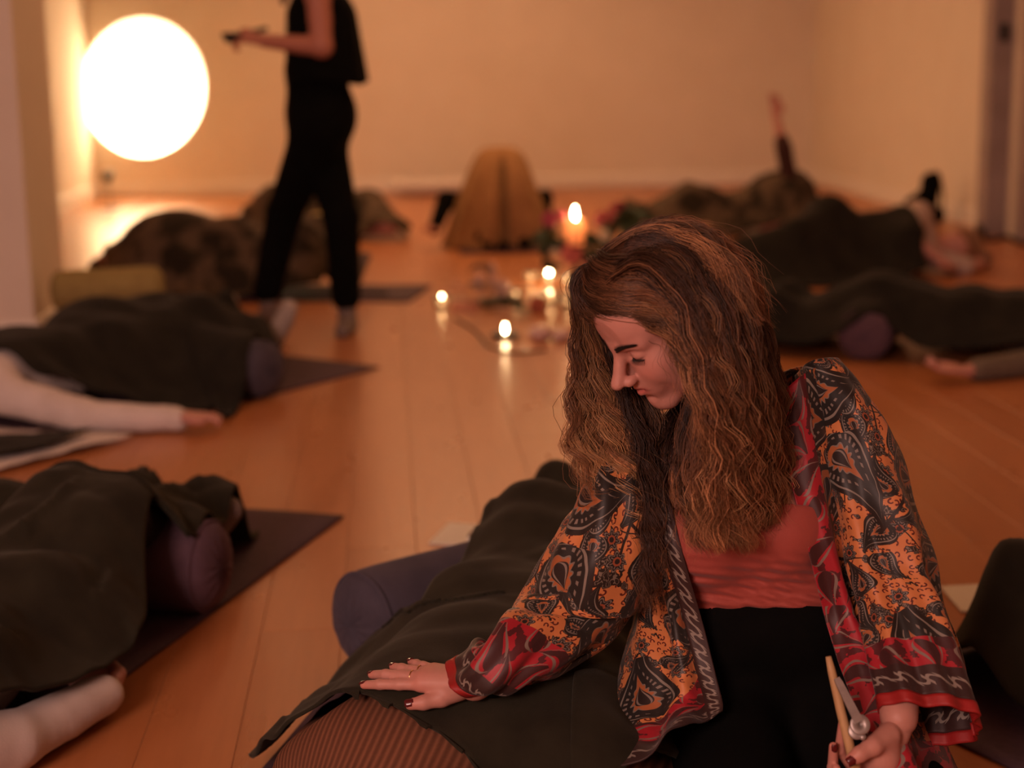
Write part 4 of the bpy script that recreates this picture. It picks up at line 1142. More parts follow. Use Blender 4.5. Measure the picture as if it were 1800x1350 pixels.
mc = P12(1.82, .40, 0)
yoga_mat(tuple(mc[:2]), d12, .62, 1.9, -1, 'dark purple yoga mat under the covered feet, right foreground')

# cards on the floor
def card(name, pts, label, m=None, t=0.004):
    v = [V(p[0], p[1], .0015) for p in pts]+[V(p[0], p[1], .0015+t) for p in pts]
    o = mk(name, v, [(3, 2, 1, 0), (4, 5, 6, 7), (0, 1, 5, 4), (1, 2, 6, 5), (2, 3, 7, 6), (3, 0, 4, 7)], m or M['card'], None, False)
    return tag(o, label, 'card')
card('card', [G(754, 957), G(828, 963), G(862, 928), G(790, 921)], 'cream card on the floor beyond the slate bolster')
card('card', [G(1690, 1078), G(1760, 1076), G(1725, 1030), G(1652, 1034)], 'cream card on the floor right of the kneeling woman')
a = G(838, 960); b = G(885, 962)
bk = MB().box((-.05, -.075, .001), (.05, .075, .036), .004)
vv = np.concatenate(bk.v); an = math.atan2(d2[1], d2[0])-math.pi/2; cc = G(868, 950)
vv = np.stack([cc[0]+vv[:, 0]*math.cos(an)-vv[:, 1]*math.sin(an), cc[1]+vv[:, 0]*math.sin(an)+vv[:, 1]*math.cos(an), vv[:, 2]], -1)
root = thing('notebook', 'brown bound notebook beside the cream card by the mat', 'book', (cc[0], cc[1], 0.001))
mk('cover', vv, bk.f, mat('brown_book_cloth', (.16, .085, .05), None, .7, 40), root, False)
v2 = vv.copy(); v2[:, :2] = cc[:2]+(v2[:, :2]-cc[:2])*1.01; v2[:, 2] = .006+(v2[:, 2]-.001)*.72
mk('pages', v2, bk.f, M['card'], root, False)

# ------------------------------------------------------------------ the standing woman
def standing():
    y = 7.36
    Q = lambda px, py, dy=0.0: YP(px, py, y+dy)
    root = thing('person', 'standing woman in black sleeveless top and trousers with grey socks', 'person', (-.38, y, 0))
    hipL, hipR = Q(560, 225, -.07), Q(560, 225, .10)
    # rear leg (right in the picture) and front leg, soles on the floor
    kneeB, ankB = Q(600, 385, -.05), Q(608, 522, -.03)
    kneeF, ankF = Q(500, 375, .12), Q(470, 510, .14)
    heelB = V(ankB[0]+.005, ankB[1], .035); toeB = V(ankB[0]-.015, ankB[1]-.15, .03)
    heelF = V(ankF[0]+.01, ankF[1], .035); toeF = V(ankF[0]-.20, ankF[1]-.05, .03)
    ankB[2] = max(ankB[2], .09); ankF[2] = max(ankF[2], .09)
    waist, chest = Q(556, 140), Q(562, 35)
    zs = chest[2]
    neck = V(chest[0]-.02, y, zs+.22); head = V(neck[0]-.05, y-.01, zs+.40)
    shN = V(chest[0]+.0, y-.16, zs+.13); shF = V(chest[0]-.01, y+.16, zs+.13)
    elN = Q(566, 82, -.20); wrN = Q(462, 72, -.13); elF = Q(545, 85, .2); wrF = Q(455, 68, .05)
    legs = [('c', hipR, kneeB, .105, .068, .03), ('c', kneeB, ankB, .070, .056, .02), ('c', hipL, kneeF, .105, .070, .03), ('c', kneeF, ankF, .072, .056, .02)]
    feet = [('c', ankB, heelB, .040, .036, .02), ('c', heelB, toeB, .036, .030, .02), ('c', ankF, heelF, .040, .036, .02), ('c', heelF, toeF, .036, .030, .02)]
    pelvis = [('e', Q(566, 205), (.145, .165, .155), None, .06)]
    torso = [('c', waist+V(0, .06, 0), waist-V(0, .06, 0), .105, .105, .06), ('c', chest+V(0, .07, 0), chest-V(0, .07, 0), .11, .11, .06), ('c', shN, shF, .06, .06, .05), ('e', chest+V(-.07, 0, -.0), (.06, .12, .07), None, .03)]
    hd = [('c', chest+V(0, 0, .1), head-V(0, 0, .05), .055, .05, .03), ('e', head, (.095, .073, .115), None, .02), ('e', head+V(-.06, 0, -.05), (.05, .05, .06), None, .02), ('c', head+V(-.098, 0, .01), head+V(-.115, 0, -.025), .010, .012, .01)]
    armN = [('c', shN, elN, .056, .048, .03), ('c', elN, wrN, .046, .030, .02)]; armF = [('c', shF, elF, .05, .042, .03), ('c', elF, wrF, .040, .028, .02)]
    v, f = limbs(legs+feet+pelvis+torso+hd+armN+armF, .011, .03)
    hN = wrN; a = V(-1, .12, .02); a /= np.linalg.norm(a)
    kn = [hN+a*.08+V(0, .024-.016*i, .012-.004*i) for i in range(4)]
    hp = hand_prims(hN, kn, [[q+a*.035+V(0, 0, -.012), q+a*.045+V(0, 0, -.034), q+a*.03+V(0, 0, -.046)] for q in kn], [hN+a*.03+V(0, .02, .022), hN+a*.06+V(0, .03, .034), hN+a*.088+V(0, .02, .034)])
    hF = wrF
    kn2 = [hF+a*.08+V(0, -.02+.016*i, .010) for i in range(4)]
    hp2 = hand_prims(hF, kn2, [[q+a*.03+V(0, 0, -.014), q+a*.035+V(0, 0, -.036), q+a*.02+V(0, 0, -.046)] for q in kn2], [hF+a*.03+V(0, -.02, .022), hF+a*.05+V(0, -.03, .034), hF+a*.075+V(0, -.02, .034)])
    v2, f2 = limbs(hp, .004, .006); v3, f3 = limbs(hp2, .004, .006)
    mk('body', np.vstack([v, v2, v3]), np.vstack([f, f2+len(v), f3+len(v)+len(v2)]), M['skin'], root, attrs={'tone': tone(len(v)+len(v2)+len(v3), (.40, .16, .105))})
    v, f = limbs(legs+pelvis+[('c', waist+V(0, .05, .03), waist-V(0, .05, -.03), .107, .107, .05), ('c', waist+V(0, 0, .02), Q(562, 190), .118, .13, .05), ('c', waist+V(0, .05, .07), waist+V(0, -.05, .07), .108, .108, .05)], .011, .035, .012)
    mk('trousers', v, f, M['black'], root)
    for k in (0, 2):
        v, f = limbs(feet[k:k+2]+[('c', feet[k][1]+V(0, 0, .07), feet[k][1], .044, .043, .01)], .008, .02, .007); mk('sock', v, f, M['sock'], root)
    # loose sleeveless top, hem swinging out behind
    nu, nv = 72, 26; P = np.zeros((nv, nu, 3)); zt, zb = shN[2]+.05, Q(600, 145)[2]
    for j in range(nv):
        q = j/(nv-1)
        for i in range(nu):
            t = 2*math.pi*i/(nu-1); ct, st = math.cos(t), math.sin(t)
            z = zt+(zb-zt)*q-0.03*max(0, -ct)*q*0+.012*math.sin(t*3)*q
            rx = .085+.055*sstep(0, .35, q)+(.085*q if ct > 0 else -.01*q); ry = .20-.02*q+.02*q*q
            if q < .25: ry *= (.55+.45*q/.25)
            fo = .010*math.sin(t*7)*q
            cx = chest[0]*(1-q)+waist[0]*q
            if q < .4: rx *= 1.0
            P[j, i] = (cx+ct*(rx+fo), y+st*(ry+fo), z)
    sheet('sleeveless_top', M['black'], P, .004, root, down=False)
    v, f = limbs([('e', head+V(.025, 0, .03), (.098, .088, .105)), ('c', head+V(.06, 0, .0), head+V(.10, 0, -.24), .06, .045, .03), ('c', head+V(-.02, -.075, .0), V(Q(500, -4)[0], y-.10, Q(500, 6)[2]), .035, .016, .03)], .010, .03)
    mk('hair', v, f, M['hair'], root, attrs={'tone': tone(len(v), (.10, .045, .018))})
    # what she holds: a small dark bowl with a striker
    c = (wrN+wrF)/2+a*.125+V(0, 0, .012)
    bt = thing('bowl', 'small dark bowl held in front of her by the standing woman', 'bowl', c-V(0, 0, .03))
    MB().lathe(c-V(0, 0, .028), [(.018, 0), (.034, .006), (.046, .026), (.050, .046), (.047, .046), (.042, .026), (.03, .01), (.004, .006)], 28).build('shell', M['darkplastic'], bt, True)
    MB().tube([c+V(.03, .03, .012), c+V(.15, .06, .036)], [.009, .011], 10).build('striker', M['darkplastic'], bt, True)
standing()

# ------------------------------------------------------------------ candles, flowers and crystals in the middle of the floor
def flame_part(c, s, parent):
    prof = [(.0012, 0), (.0042, .006), (.0056, .012), (.0045, .02), (.0022, .029), (.0004, .036)]
    return MB().lathe(c, [(r*s, z*s) for r, z in prof], 12).build('flame', M['flame'], parent, True)
def tealight(px, py, label, holder='glass', z=0.0, s=1.0, fs=1.0, lean=0):
    c = G(px, py+6, z) if not isinstance(px, np.ndarray) else px
    t = thing('tealight', label, 'candle', c, 'tealights on the floor')
    if holder == 'glass':
        MB().lathe(c, [(.026, 0), (.033, .004), (.038, .03), (.041, .062), (.038, .062), (.035, .03), (.030, .008), (.004, .006)], 28).build('glass_holder', M['glass'], t, True)
    elif holder == 'dish':
        MB().lathe(c, [(.03, 0), (.055, .004), (.068, .018), (.065, .020), (.052, .008), (.004, .006)], 28).build('dish', M['darkplastic'], t, True)
    b = c+V(0, 0, .009)
    MB().lathe(b, [(.018, 0), (.0195, .001), (.0195, .016), (.0185, .016), (.0183, .012), (.004, .012)], 24).build('metal_cup', M['steel'], t, True)
    MB().lathe(b+V(0, 0, .004), [(.0175, 0), (.0175, .0075), (.008, .0082), (.002, .0082)], 20).build('wax', M['wax'], t, True)
    MB().tube([b+V(0, 0, .010), b+V(0, 0, .018)], .0008, 5).build('wick', M['darkplastic'], t, True)
    flame_part(b+V(0, 0, .015), fs, t)
    return t
tealight(777, 536, 'lit tealight in a clear glass, leftmost of the floor candles', 'glass', fs=1.25)
tealight(888, 588, 'lit tealight in a dark dish, nearest the camera', 'dish', fs=1.15)
tealight(907, 520, 'lit tealight just right of the pale pink crystals', 'glass', fs=.75)
tealight(933, 492, 'small lit tealight set back between the crystals and the brightest tealight', 'glass', fs=.75)
tealight(965, 494, 'brightest lit tealight below the flowers', 'glass', fs=1.9)
tealight(998, 498, 'lit tealight right beside the brightest one', 'glass', fs=1.0)
tealight(968, 528, 'lit tealight in front of the brightest one', 'glass', fs=1.1)
tealight(998, 536, 'small lit tealight nearest the kneeling woman\'s hair', 'glass', fs=.7)
lg = bpy.data.lights.new('candle_glow', 'POINT'); lg.energy = 2.2; lg.color = (1, .55, .22); lg.shadow_soft_size = .008
lo = bpy.data.objects.new('candle_glow', lg); COL.objects.link(lo); glow = lo
lg2 = bpy.data.lights.new('tealight_glow', 'POINT'); lg2.energy = 2.0; lg2.color = (1, .55, .22); lg2.shadow_soft_size = .03
lo = bpy.data.objects.new('tealight_glow', lg2); COL.objects.link(lo); lo.location = Vector(G(950, 500)+V(0, 0, .16))

# pillar candle on a stand
pc = G(1012, 530); base = V(pc[0], pc[1], 0)
dist = (base-CAM)@cf
ztop = D(1010, 382, dist)[2]; zlow = D(1010, 428, dist)[2]
t = thing('tall_candle', 'tall lit pink pillar candle on a dark stand among the flowers', 'candle', base)
MB().lathe(base, [(.05, 0), (.09, .004), (.09, .012), (.025, .025), (.016, .05), (.014, zlow-.05), (.03, zlow-.02), (.055, zlow-.006), (.056, zlow), (.004, zlow)], 28).build('candle_stand', M['navy'], t, True)
MB().lathe(base+V(0, 0, zlow), [(.046, 0), (.049, .003), (.049, ztop-zlow-.004), (.0465, ztop-zlow), (.043, ztop-zlow-.004), (.042, ztop-zlow-.075), (.004, ztop-zlow-.080)], 32).build('wax', M['wax'], t, True)
MB().tube([V(base[0], base[1], ztop-.080), V(base[0], base[1], ztop+.004)], .0014, 6).build('wick', M['darkplastic'], t, True)
flame_part(V(base[0], base[1], ztop-.002), 1.75, t)
glow.location = Vector((base[0], base[1]-.012, ztop-.022))

def leaf_into(mb, base, tip, w, curl=.2, up=V(0, 0, 1), n=7):
    base, tip = np.asarray(base, float), np.asarray(tip, float); a = tip-base; L = np.linalg.norm(a); a = a/L
    s = np.cross(a, up); s /= np.linalg.norm(s)+1e-9; u = np.cross(s, a)
    v = []
    for k in range(2):
        for j in range(n):
            q = j/(n-1); ww = w*math.sin(math.pi*min(1, q*.92+.04))**.8
            for i, x in enumerate((-1, 0, 1)):
                v.append(base+a*L*q+s*x*ww+u*(curl*L*math.sin(q*math.pi)*.5+abs(x)*ww*.35-k*.0012))
    f = []
    for j in range(n-1):
        for i in range(2):
            b = j*3+i; f.append((b, b+1, b+4, b+3)); f.append((b+n*3, b+n*3+3, b+n*3+4, b+n*3+1))
    rim = [0, 1, 2]+[3*j+2 for j in range(1, n)]+[3*n-2, 3*n-3]+[3*j for j in range(n-2, 0, -1)]
    for i in range(len(rim)):
        x, y = rim[i], rim[(i+1) % len(rim)]; f.append((y, x, x+n*3, y+n*3))
    mb.add(v, f)
rl = random.Random(9)
def flower(root, c, r, m, petals=9, layers=3, face=V(0, -1, .35)):
    face = face/np.linalg.norm(face); h = np.cross(face, V(0, 0, 1)); h /= np.linalg.norm(h); g_ = np.cross(h, face)
    for l in range(layers):
        rr = r*(1-.28*l); n = petals-2*l
        for k in range(n):
            a = 2*math.pi*k/n+l*.4; dirn = h*math.cos(a)+g_*math.sin(a); mb = MB()
            leaf_into(mb, c+face*r*.1*l, c+dirn*rr+face*r*(.18+.25*l), rr*.42, .25, face)
            mb.build('petal', m, root, True)
    MB().lathe(c, [(r*.10, 0), (r*.2, r*.2), (r*.14, r*.42), (.002, r*.5)], 12, face).build('flower_heart', M['redleaf'], root, True)
# vase of flowers round the candle
vb = base+V(.155, .10, 0)
fd = dist
root = thing('flower_arrangement', 'arrangement of pink roses and dark leaves round the pillar candle', 'flowers', vb)
MB().lathe(vb, [(.05, 0), (.062, .005), (.072, .06), (.060, .14), (.042, .18), (.046, .20), (.042, .20), (.038, .18), (.004, .1)], 28).build('vase', M['navy'], root, True)
FL = lambda px, py, dd=0.0: D(px, py, fd+dd)
hub = vb+V(0, 0, .2)
def stem(to): MB().tube(spline([hub+V(0, 0, -.05), (hub+to)/2+V(0, 0, .04), to], 10), .0035, 6).build('stem', M['leaf2'], root, True)
for px, py, r, m, n in ((1004, 447, .058, 'rose', 11), (966, 386, .045, 'rose2', 9), (985, 378, .030, 'rose2', 8), (1062, 415, .035, 'cream', 9), (975, 443, .022, 'cream', 7), (1036, 470, .035, 'rose', 9)):
    p = FL(px, py, -.08); stem(p); flower(root, p, r, M[m], n)
for px, py, sz, m in ((968, 412, .13, 'leaf2'), (960, 432, .12, 'leaf'), (985, 425, .10, 'leaf'), (975, 470, .10, 'leaf'), (1050, 432, .12, 'leaf'), (1040, 448, .1, 'leaf'), (1100, 392, .16, 'leaf'), (1125, 398, .15, 'leaf'), (1085, 402, .13, 'leaf2'), (1145, 390, .10, 'leaf'), (1070, 385, .12, 'redleaf'), (1062, 398, .11, 'redleaf'), (1078, 372, .09, 'redleaf'), (962, 450, .1, 'leaf'), (948, 420, .08, 'leaf'), (1030, 425, .09, 'leaf2')):
    p = FL(px, py, rl.uniform(-.1, .12)); stem(p)
    for k in range(4):
        q = p+V(rl.uniform(-1, 1), rl.uniform(-.6, .6), rl.uniform(-.5, .8))*sz*.75
        mb = MB(); leaf_into(mb, p, q, sz*.30, .2, V(rl.uniform(-.4, .4), -1, .5)); mb.build('leaf', M[m], root, True)

def crystal(px, py, h, r, label, tilt=(0, 0), m='quartz', name='crystal'):
    c = G(px, py); n = 6; v = []
    top = c+V(tilt[0]*h, tilt[1]*h, h)
    for q, rr in ((0, .9), (.25, 1), (.72, .82)):
        for i in range(n):
            a = 2*math.pi*i/n+.3; v.append(c*(1-q)+top*q+V(math.cos(a)*r*rr, math.sin(a)*r*rr, 0.001))
    v.append(top); f = [tuple(range(n-1, -1, -1))]
    for k in range(2):
        for i in range(n): j = (i+1) % n; f.append((k*n+i, k*n+j, k*n+n+j, k*n+n+i))
    for i in range(n): f.append((2*n+i, 2*n+(i+1) % n, 3*n))
    return tag(mk(name, v, f, M[m], None, False), label, 'crystal', 'crystals by the candles')
crystal(868, 505, .15, .028, 'tall pale pink crystal point left of the candles', (-.05, 0))
crystal(842, 508, .10, .034, 'short pale pink crystal beside the teal feather')
crystal(888, 525, .11, .05, 'broad pale crystal left of the middle tealights', (-.1, 0))
crystal(945, 548, .09, .045, 'reddish brown stone point in front of the tealights', (0, 0), 'terracotta', 'stone')
def rock(px, py, r, label, m='quartz'):
    c = G(px, py); rr = np.random.default_rng(int(px)); pr = [('e', c+V(rr.uniform(-.4, .4)*r, rr.uniform(-.3, .3)*r, r*.45), (r*rr.uniform(.5, .8), r*rr.uniform(.4, .7), r*.45)) for _ in range(4)]
    v, f = limbs(pr, r*.12, r*.12); v[:, 2] = np.maximum(v[:, 2], .001)
    return tag(mk('stone', v, f, M[m], None, True), label, 'stone', 'stones by the candles')
rock(950, 598, .075, 'large pale pink stone in front of the candles, left one')
rock(990, 600, .06, 'pale pink stone beside the woman\'s hair, right one')
# cards, feather, leaves, cord
a_ = G(815, 545)
card('card', [G(790, 548), G(838, 552), G(846, 532), G(802, 530)], 'red brown card lying left of the crystals', M['terracotta'])
rb = thing('glass_votive', 'square frosted glass votive behind the leftmost tealight', 'candle holder', G(803, 524))
c = G(803, 524)
MB().box((c[0]-.038, c[1]-.03, 0.0), (c[0]+.038, c[1]+.03, .075), .004).build('glass_block', M['glass'], rb)
MB().lathe(c+V(0, 0, .076), [(.03, 0), (.03, .012), (.02, .014), (.004, .014)], 20).build('wax', M['wax'], rb, True)
def feather(p0, p1, w, label):
    t = thing('feather', label, 'feather', p0)
    pts = spline([p0, (p0+p1)/2+V(0, 0, .05), p1], 16); MB().tube(pts, .0025, 6).build('quill', M['navy'], t, True)
    mb = MB(); aa = p1-p0; sd = np.cross(aa/np.linalg.norm(aa), V(0, 0, 1))
    for k in range(2, 15):
        for s_ in (-1, 1):
            p = pts[k]; ww = w*math.sin(math.pi*(k-1)/14.5)**.6
            leaf_into(mb, p, p+sd*s_*ww+aa*.16+V(0, 0, .012), .009, .1, V(0, 0, 1), 4)
    mb.build('vane', M['teal'], t, True)
feather(G(822, 520)+V(0, 0, .05), G(868, 540)+V(0, 0, .03), .07, 'lower teal feather lying left of the candles')
feather(G(824, 518)+V(0, 0, .12), G(862, 524)+V(0, 0, .11), .05, 'teal feather raised above the other one by the crystals')
lv = thing('leaf_sprig', 'dark green sprig on the floor before the candles', 'leaves', G(915, 560))
ps = [G(850, 546)+V(0, 0, .02), G(885, 548)+V(0, 0, .03), G(925, 556)+V(0, 0, .02)]
MB().tube(spline(ps, 14), .004, 6).build('stem', M['leaf2'], lv, True)
for k in range(9):
    p = spline(ps, 9)[k]
    for s_ in (-1, 1):
        mb = MB(); leaf_into(mb, p, p+V(rl.uniform(-.02, .06), s_*.06, rl.uniform(.0, .06)), .022, .2); mb.build('leaf', M['leaf'], lv, True)
cp = [G(800, 562)+V(0, 0, .006), G(830, 580)+V(0, 0, .006), G(850, 600)+V(0, 0, .006), G(862, 612)+V(0, 0, .006), G(910, 622)+V(0, 0, .006), G(960, 618)+V(0, 0, .006)]
tag(MB().tube(spline(cp, 60), .005, 6).build('cord', M['navy'], None, True), 'thin dark cord curling on the floor before the candles', 'cord')
ph = G(655, 520)
tag(MB().tube(spline([ph+V(-.10, 0, .012), ph+V(0, .01, .012), ph+V(.08, -.005, .012)], 12), [.012]*12, 8).build('belt', M['navy'], None, True), 'dark rolled belt on the floor behind the standing woman\'s heel', 'belt')

# ------------------------------------------------------------------ the kneeling woman in the paisley robe
W = lambda px, py, d: D(px, py, d)
def surface_z(obj):
    co = np.zeros(len(obj.data.vertices)*3, np.float32); obj.data.vertices.foreach_get('co', co)
    co = co.reshape(-1, 3)+ORG[obj.name]
    def z(x, y, r=0.02):
        m = (co[:, 0]-x)**2+(co[:, 1]-y)**2 < r*r
        return float(co[m, 2].max()) if m.any() else 0.0
    return z
bz2 = surface_z(bl2)
def onbl(px, py, off):
    z = .2
    for _ in range(6): p = G(px, py, z); z = .5*z+.5*(bz2(p[0], p[1])+off)
    return G(px, py, z)
c2w = lambda a: cr*a[0]+cu*a[1]-cf*a[2]
HL, HF, HU = (c2w(a) for a in ((.50, -.21, .84), (-.70, -.67, .25), (-.51, .71, .48)))
HL = HL/np.linalg.norm(HL); HF = HF-HL*np.dot(HF, HL); HF /= np.linalg.norm(HF); HU = np.cross(HL, HF)
if np.dot(HU, c2w((-.51, .71, .48))) < 0: HU = -HU
HO = W(1161, 560, 2.33); HS = 0.935
def hw(p): p = np.atleast_2d(np.asarray(p, float))*HS; return HO+p[:, :1]*HL+p[:, 1:2]*HF+p[:, 2:]*HU
def h1(x, y, z): return hw((x, y, z))[0]

pel = W(1345, 1165, 2.60)
root = thing('person', 'kneeling woman with long wavy hair in an orange paisley robe, reaching down', 'person', (pel[0], pel[1], 0.0))
WO = root

# --- head, built straight in its own axes
def head_mesh():
    s = SDF((-.10, -.135, -.19), (.10, .145, .145), .0022)
    s.ell((0, -.016, .046), (.073, .096, .084), None, .0)
    s.ell((0, .041, .040), (.061, .050, .056), None, .03)           # forehead
    s.ell((0, .024, -.040), (.057, .060, .070), None, .03)          # face
    s.cap((-.040, .012, -.070), (-.012, .062, -.108), .020, .016, .025); s.cap((.040, .012, -.070), (.012, .062, -.108), .020, .016, .025)   # jaw
    s.ell((0, .068, -.104), (.021, .020, .017), None, .018)         # chin
    for x in (-1, 1):
        s.ell((x*.038, .056, -.025), (.024, .023, .022), None, .03)  # cheek
        s.ell((x*.027, .070, -.040), (.020, .015, .018), None, .02); s.ell((x*.043, .028, -.056), (.017, .030, .034), None, .03)
        s.cap((x*.010, .084, .020), (x*.044, .066, .022), .010, .010, .012)  # brow ridge
    for x in (-1, 1): s.ell((x*.031, .090, .003), (.015, .012, .010), None, .012, 'cut')     # sockets
    s.cap((0, .084, .012), (0, .109, -.022), .0088, .0105, .012)    # nose bridge
    s.ell((0, .119, -.031), (.0112, .0115, .0100), None, .009)      # tip
    for x in (-1, 1): s.ell((x*.0125, .103, -.036), (.0080, .0118, .0085), None, .006)
    for x in (-1, 1): s.ell((x*.0066, .107, -.0445), (.0036, .0062, .0036), None, .003, 'cut')
    s.ell((0, .073, -.066), (.033, .022, .027), None, .018)         # muzzle
    for x in (-1, 1):
        s.ell((x*.031, .0725, .003), (.0152, .0125, .0115), None, .004)      # closed-down lids
    s.cap((-.021, .0845, -.0608), (0, .0945, -.0580), .0042, .0054, .004); s.cap((.021, .0845, -.0608), (0, .0945, -.0580), .0042, .0054, .004)
    s.cap((-.018, .0845, -.0705), (0, .0925, -.0720), .0048, .0064, .004); s.cap((.018, .0845, -.0705), (0, .0925, -.0720), .0048, .0064, .004)
    for x in (-1, 1): s.cap((x*.027, .081, -.0655), (0, .1000, -.0648), .0020, .0018, .002, 'cut')
    s.ell((0, .090, -.086), (.016, .008, .006), None, .008, 'cut')
    for x in (-1, 1):                                               # ears
        s.ell((x*.074, -.010, -.004), (.010, .020, .032), None, .008); s.ell((x*.082, -.004, .0), (.006, .010, .018), None, .004, 'cut')
    s.cap((0, -.020, -.06), (0, -.035, -.175), .054, .052, .03)     # neck
    v, f = s.mesh(1)
    c = tone(len(v), SKIN)
    def blend(d, col, a): 
        w = (np.clip(a, 0, 1))[:, None]; c[:] = c*(1-w)+np.asarray(col, np.float32)*w
    x, y, z = v.T; ax = np.abs(x)
    front = sstep(.05, .07, y)
    blend(0, (.60, .17, .13), .28*np.exp(-(((ax-.044)/.020)**2+((z+.028)/.018)**2))*sstep(.02, .05, y))
    lipz = np.where(z > -.0648, -.0600+.0015*0, -.0705)
    lip = front*np.exp(-((z+.0652)/.0078)**4)*np.exp(-(ax/.0225)**6)*(y > .074)
    blend(0, (.42, .085, .075), .85*lip)
    blend(0, (.12, .02, .02), .8*np.exp(-((z+.0648)/.0013)**2)*np.exp(-(ax/.027)**6)*(y > .070))
    blend(0, (.46, .17, .14), .5*np.exp(-(((z+.034)/.012)**2+((y-.112)/.014)**2+(x/.014)**2)))
    # brows: short dark hairs, thickest near the nose
    bz = .0215+.0060*np.sin(np.clip((ax-.010)/.036, 0, 1)*2.2)
    br = np.exp(-((z-bz)/np.interp(ax, [.008, .02, .048], [.0058, .0052, .0024]))**4)*sstep(.006, .011, ax)*(1-sstep(.046, .052, ax))*(y > .045)
    blend(0, (.045, .020, .012), .92*br)
    # lash line and shadowed lid crease
    lz = -.0045-.10*np.clip(ax-.031, -1, 1)**2*40
    la = np.exp(-((z-(-.0035-((ax-.031)/.0145)**2*-.004))/.0016)**2)*np.exp(-((ax-.031)/.0145)**6)*(y > .06)
    blend(0, (.02, .010, .008), .95*la)
    blend(0, (.30, .11, .08), .5*np.exp(-((z-.0125)/.0016)**2)*np.exp(-((ax-.031)/.015)**6)*(y > .06))
    return hw(v), f, c
hv, hf, hc = head_mesh()

# --- trunk, arms, legs
waist = W(1335, 1055, 2.50); chest = W(1300, 905, 2.475); upper = W(1282, 805, 2.48)
shL, shR = W(1452, 728, 2.47), W(1105, 842, 2.455)
elL, wrL = W(1580, 1010, 2.41), W(1580, 1262, 2.262)
elR = W(1025, 1060, 2.46); wrR = onbl(834, 1202, .034)
neck0 = W(1285, 752, 2.47)
hipL, hipR = W(1415, 1185, 2.60), W(1265, 1195, 2.60)
knL = V(hipL[0]+.10, 2.02, .085); knR = V(hipR[0]-.04, 2.00, .085)
anL, anR = V(hipL[0]+.02, pel[1]+.10, .055), V(hipR[0]-.0, pel[1]+.10, .055)
thl = lambda a, b: b
hipL[2] = max(hipL[2], .215); hipR[2] = max(hipR[2], .215)
legs = [('c', hipL, knL, .092, .068, .04), ('c', hipR, knR, .092, .068, .04), ('c', knL, anL, .058, .042, .03), ('c', knR, anR, .058, .042, .03)]
feet = [('c', anL, anL+V(.03, .15, -.015), .038, .028, .02), ('c', anR, anR+V(-.01, .15, -.015), .038, .028, .02)]
trunk = [('c', pel-cr*.065, pel+cr*.065, .118, .118, .06), ('c', waist-cr*.055, waist+cr*.055, .088, .088, .06),
         ('c', chest-cr*.060, chest+cr*.060, .098, .098, .06), ('c', upper-cr*.06, upper+cr*.06, .080, .080, .05), ('c', shL, shR, .050, .050, .05),
         ('e', W(1245, 940, 2.405), (.064, .064, .064), None, .035), ('e', W(1368, 925, 2.410), (.064, .064, .064), None, .035)]
nk = h1(0, -.035, -.16)
neck = [('c', neck0, nk, .052, .049, .03)]
arms = [('c', shL, elL, .052, .043, .03), ('c', elL, wrL, .042, .027, .02), ('c', shR, elR, .052, .043, .03), ('c', elR, wrR, .042, .026, .02)]
bv, bf = limbs(trunk+neck+arms+legs+feet, .006, .03)
# right hand, lying on the blanket
R_kn = [onbl(741, 1203, .024), onbl(744, 1192, .027), onbl(753, 1183, .025), onbl(765, 1177, .021)]
R_f = [[onbl(702, 1203, .020), onbl(668, 1203, .014), onbl(640, 1204, .009)],
       [onbl(708, 1188, .022), onbl(678, 1186, .016), onbl(654, 1186, .010)],
       [onbl(724, 1179, .021), onbl(706, 1175, .016), onbl(691, 1172, .011)],
       [onbl(744, 1171, .017), onbl(732, 1167, .013), onbl(722, 1164, .009)]]
R_t = [onbl(806, 1213, .020), onbl(776, 1227, .017), onbl(745, 1235, .013), onbl(722, 1238, .011)]
rp_ = hand_prims(wrR, R_kn, R_f, R_t, .0083, .024)
rv, rf = limbs(rp_, .0022, .004)
# left hand, closed round the striker
L_kn = [W(1538, 1338, 2.262), W(1540, 1358, 2.262), W(1542, 1378, 2.262), W(1545, 1396, 2.262)]
L_f = [[W(1500, 1352, 2.270), W(1476, 1318, 2.245), W(1481, 1272, 2.226)],
       [W(1496, 1380, 2.270), W(1464, 1350, 2.245), W(1465, 1312, 2.226)],
       [W(1496, 1404, 2.270), W(1466, 1385, 2.245), W(1470, 1350, 2.228)],
       [W(1500, 1424, 2.270), W(1474, 1410, 2.245), W(1480, 1384, 2.230)]]
L_t = [W(1562, 1292, 2.238), W(1534, 1312, 2.212), W(1511, 1326, 2.204), W(1497, 1335, 2.202)]
lp_ = hand_prims(wrL, L_kn, L_f, L_t, .0080, .025)+[('e', W(1550, 1330, 2.245), (.026, .026, .034), None, .012)]
lv_, lf_ = limbs(lp_, .0022, .004)
allv = [hv, bv, rv, lv_]; allf = []; n0 = 0
for v, f in ((hv, hf), (bv, bf), (rv, rf), (lv_, lf_)): allf.append(f+n0); n0 += len(v)
def handtone(v, tips):
    c = tone(len(v), SKIN)
    for t in tips:
        w = np.exp(-np.sum((v-t)**2, axis=1)/(.013**2))[:, None]*.45; c[:] = c*(1-w)+np.array((.62, .19, .14), np.float32)*w
    return c
tn = np.vstack([hc, tone(len(bv), SKIN), handtone(rv, [q[-1] for q in R_f]+R_kn+[R_t[-1]]), handtone(lv_, [q[-1] for q in L_f]+L_kn+[L_t[-1]])])
mk('body', np.vstack(allv), np.vstack(allf), M['skin'], root, True, attrs={'tone': tn})
upv = V(0, 0, 1)
for ch in R_f: nail(root, ch[2]+(ch[2]-ch[1])/np.linalg.norm(ch[2]-ch[1])*.003, ch[1], upv, .0068)
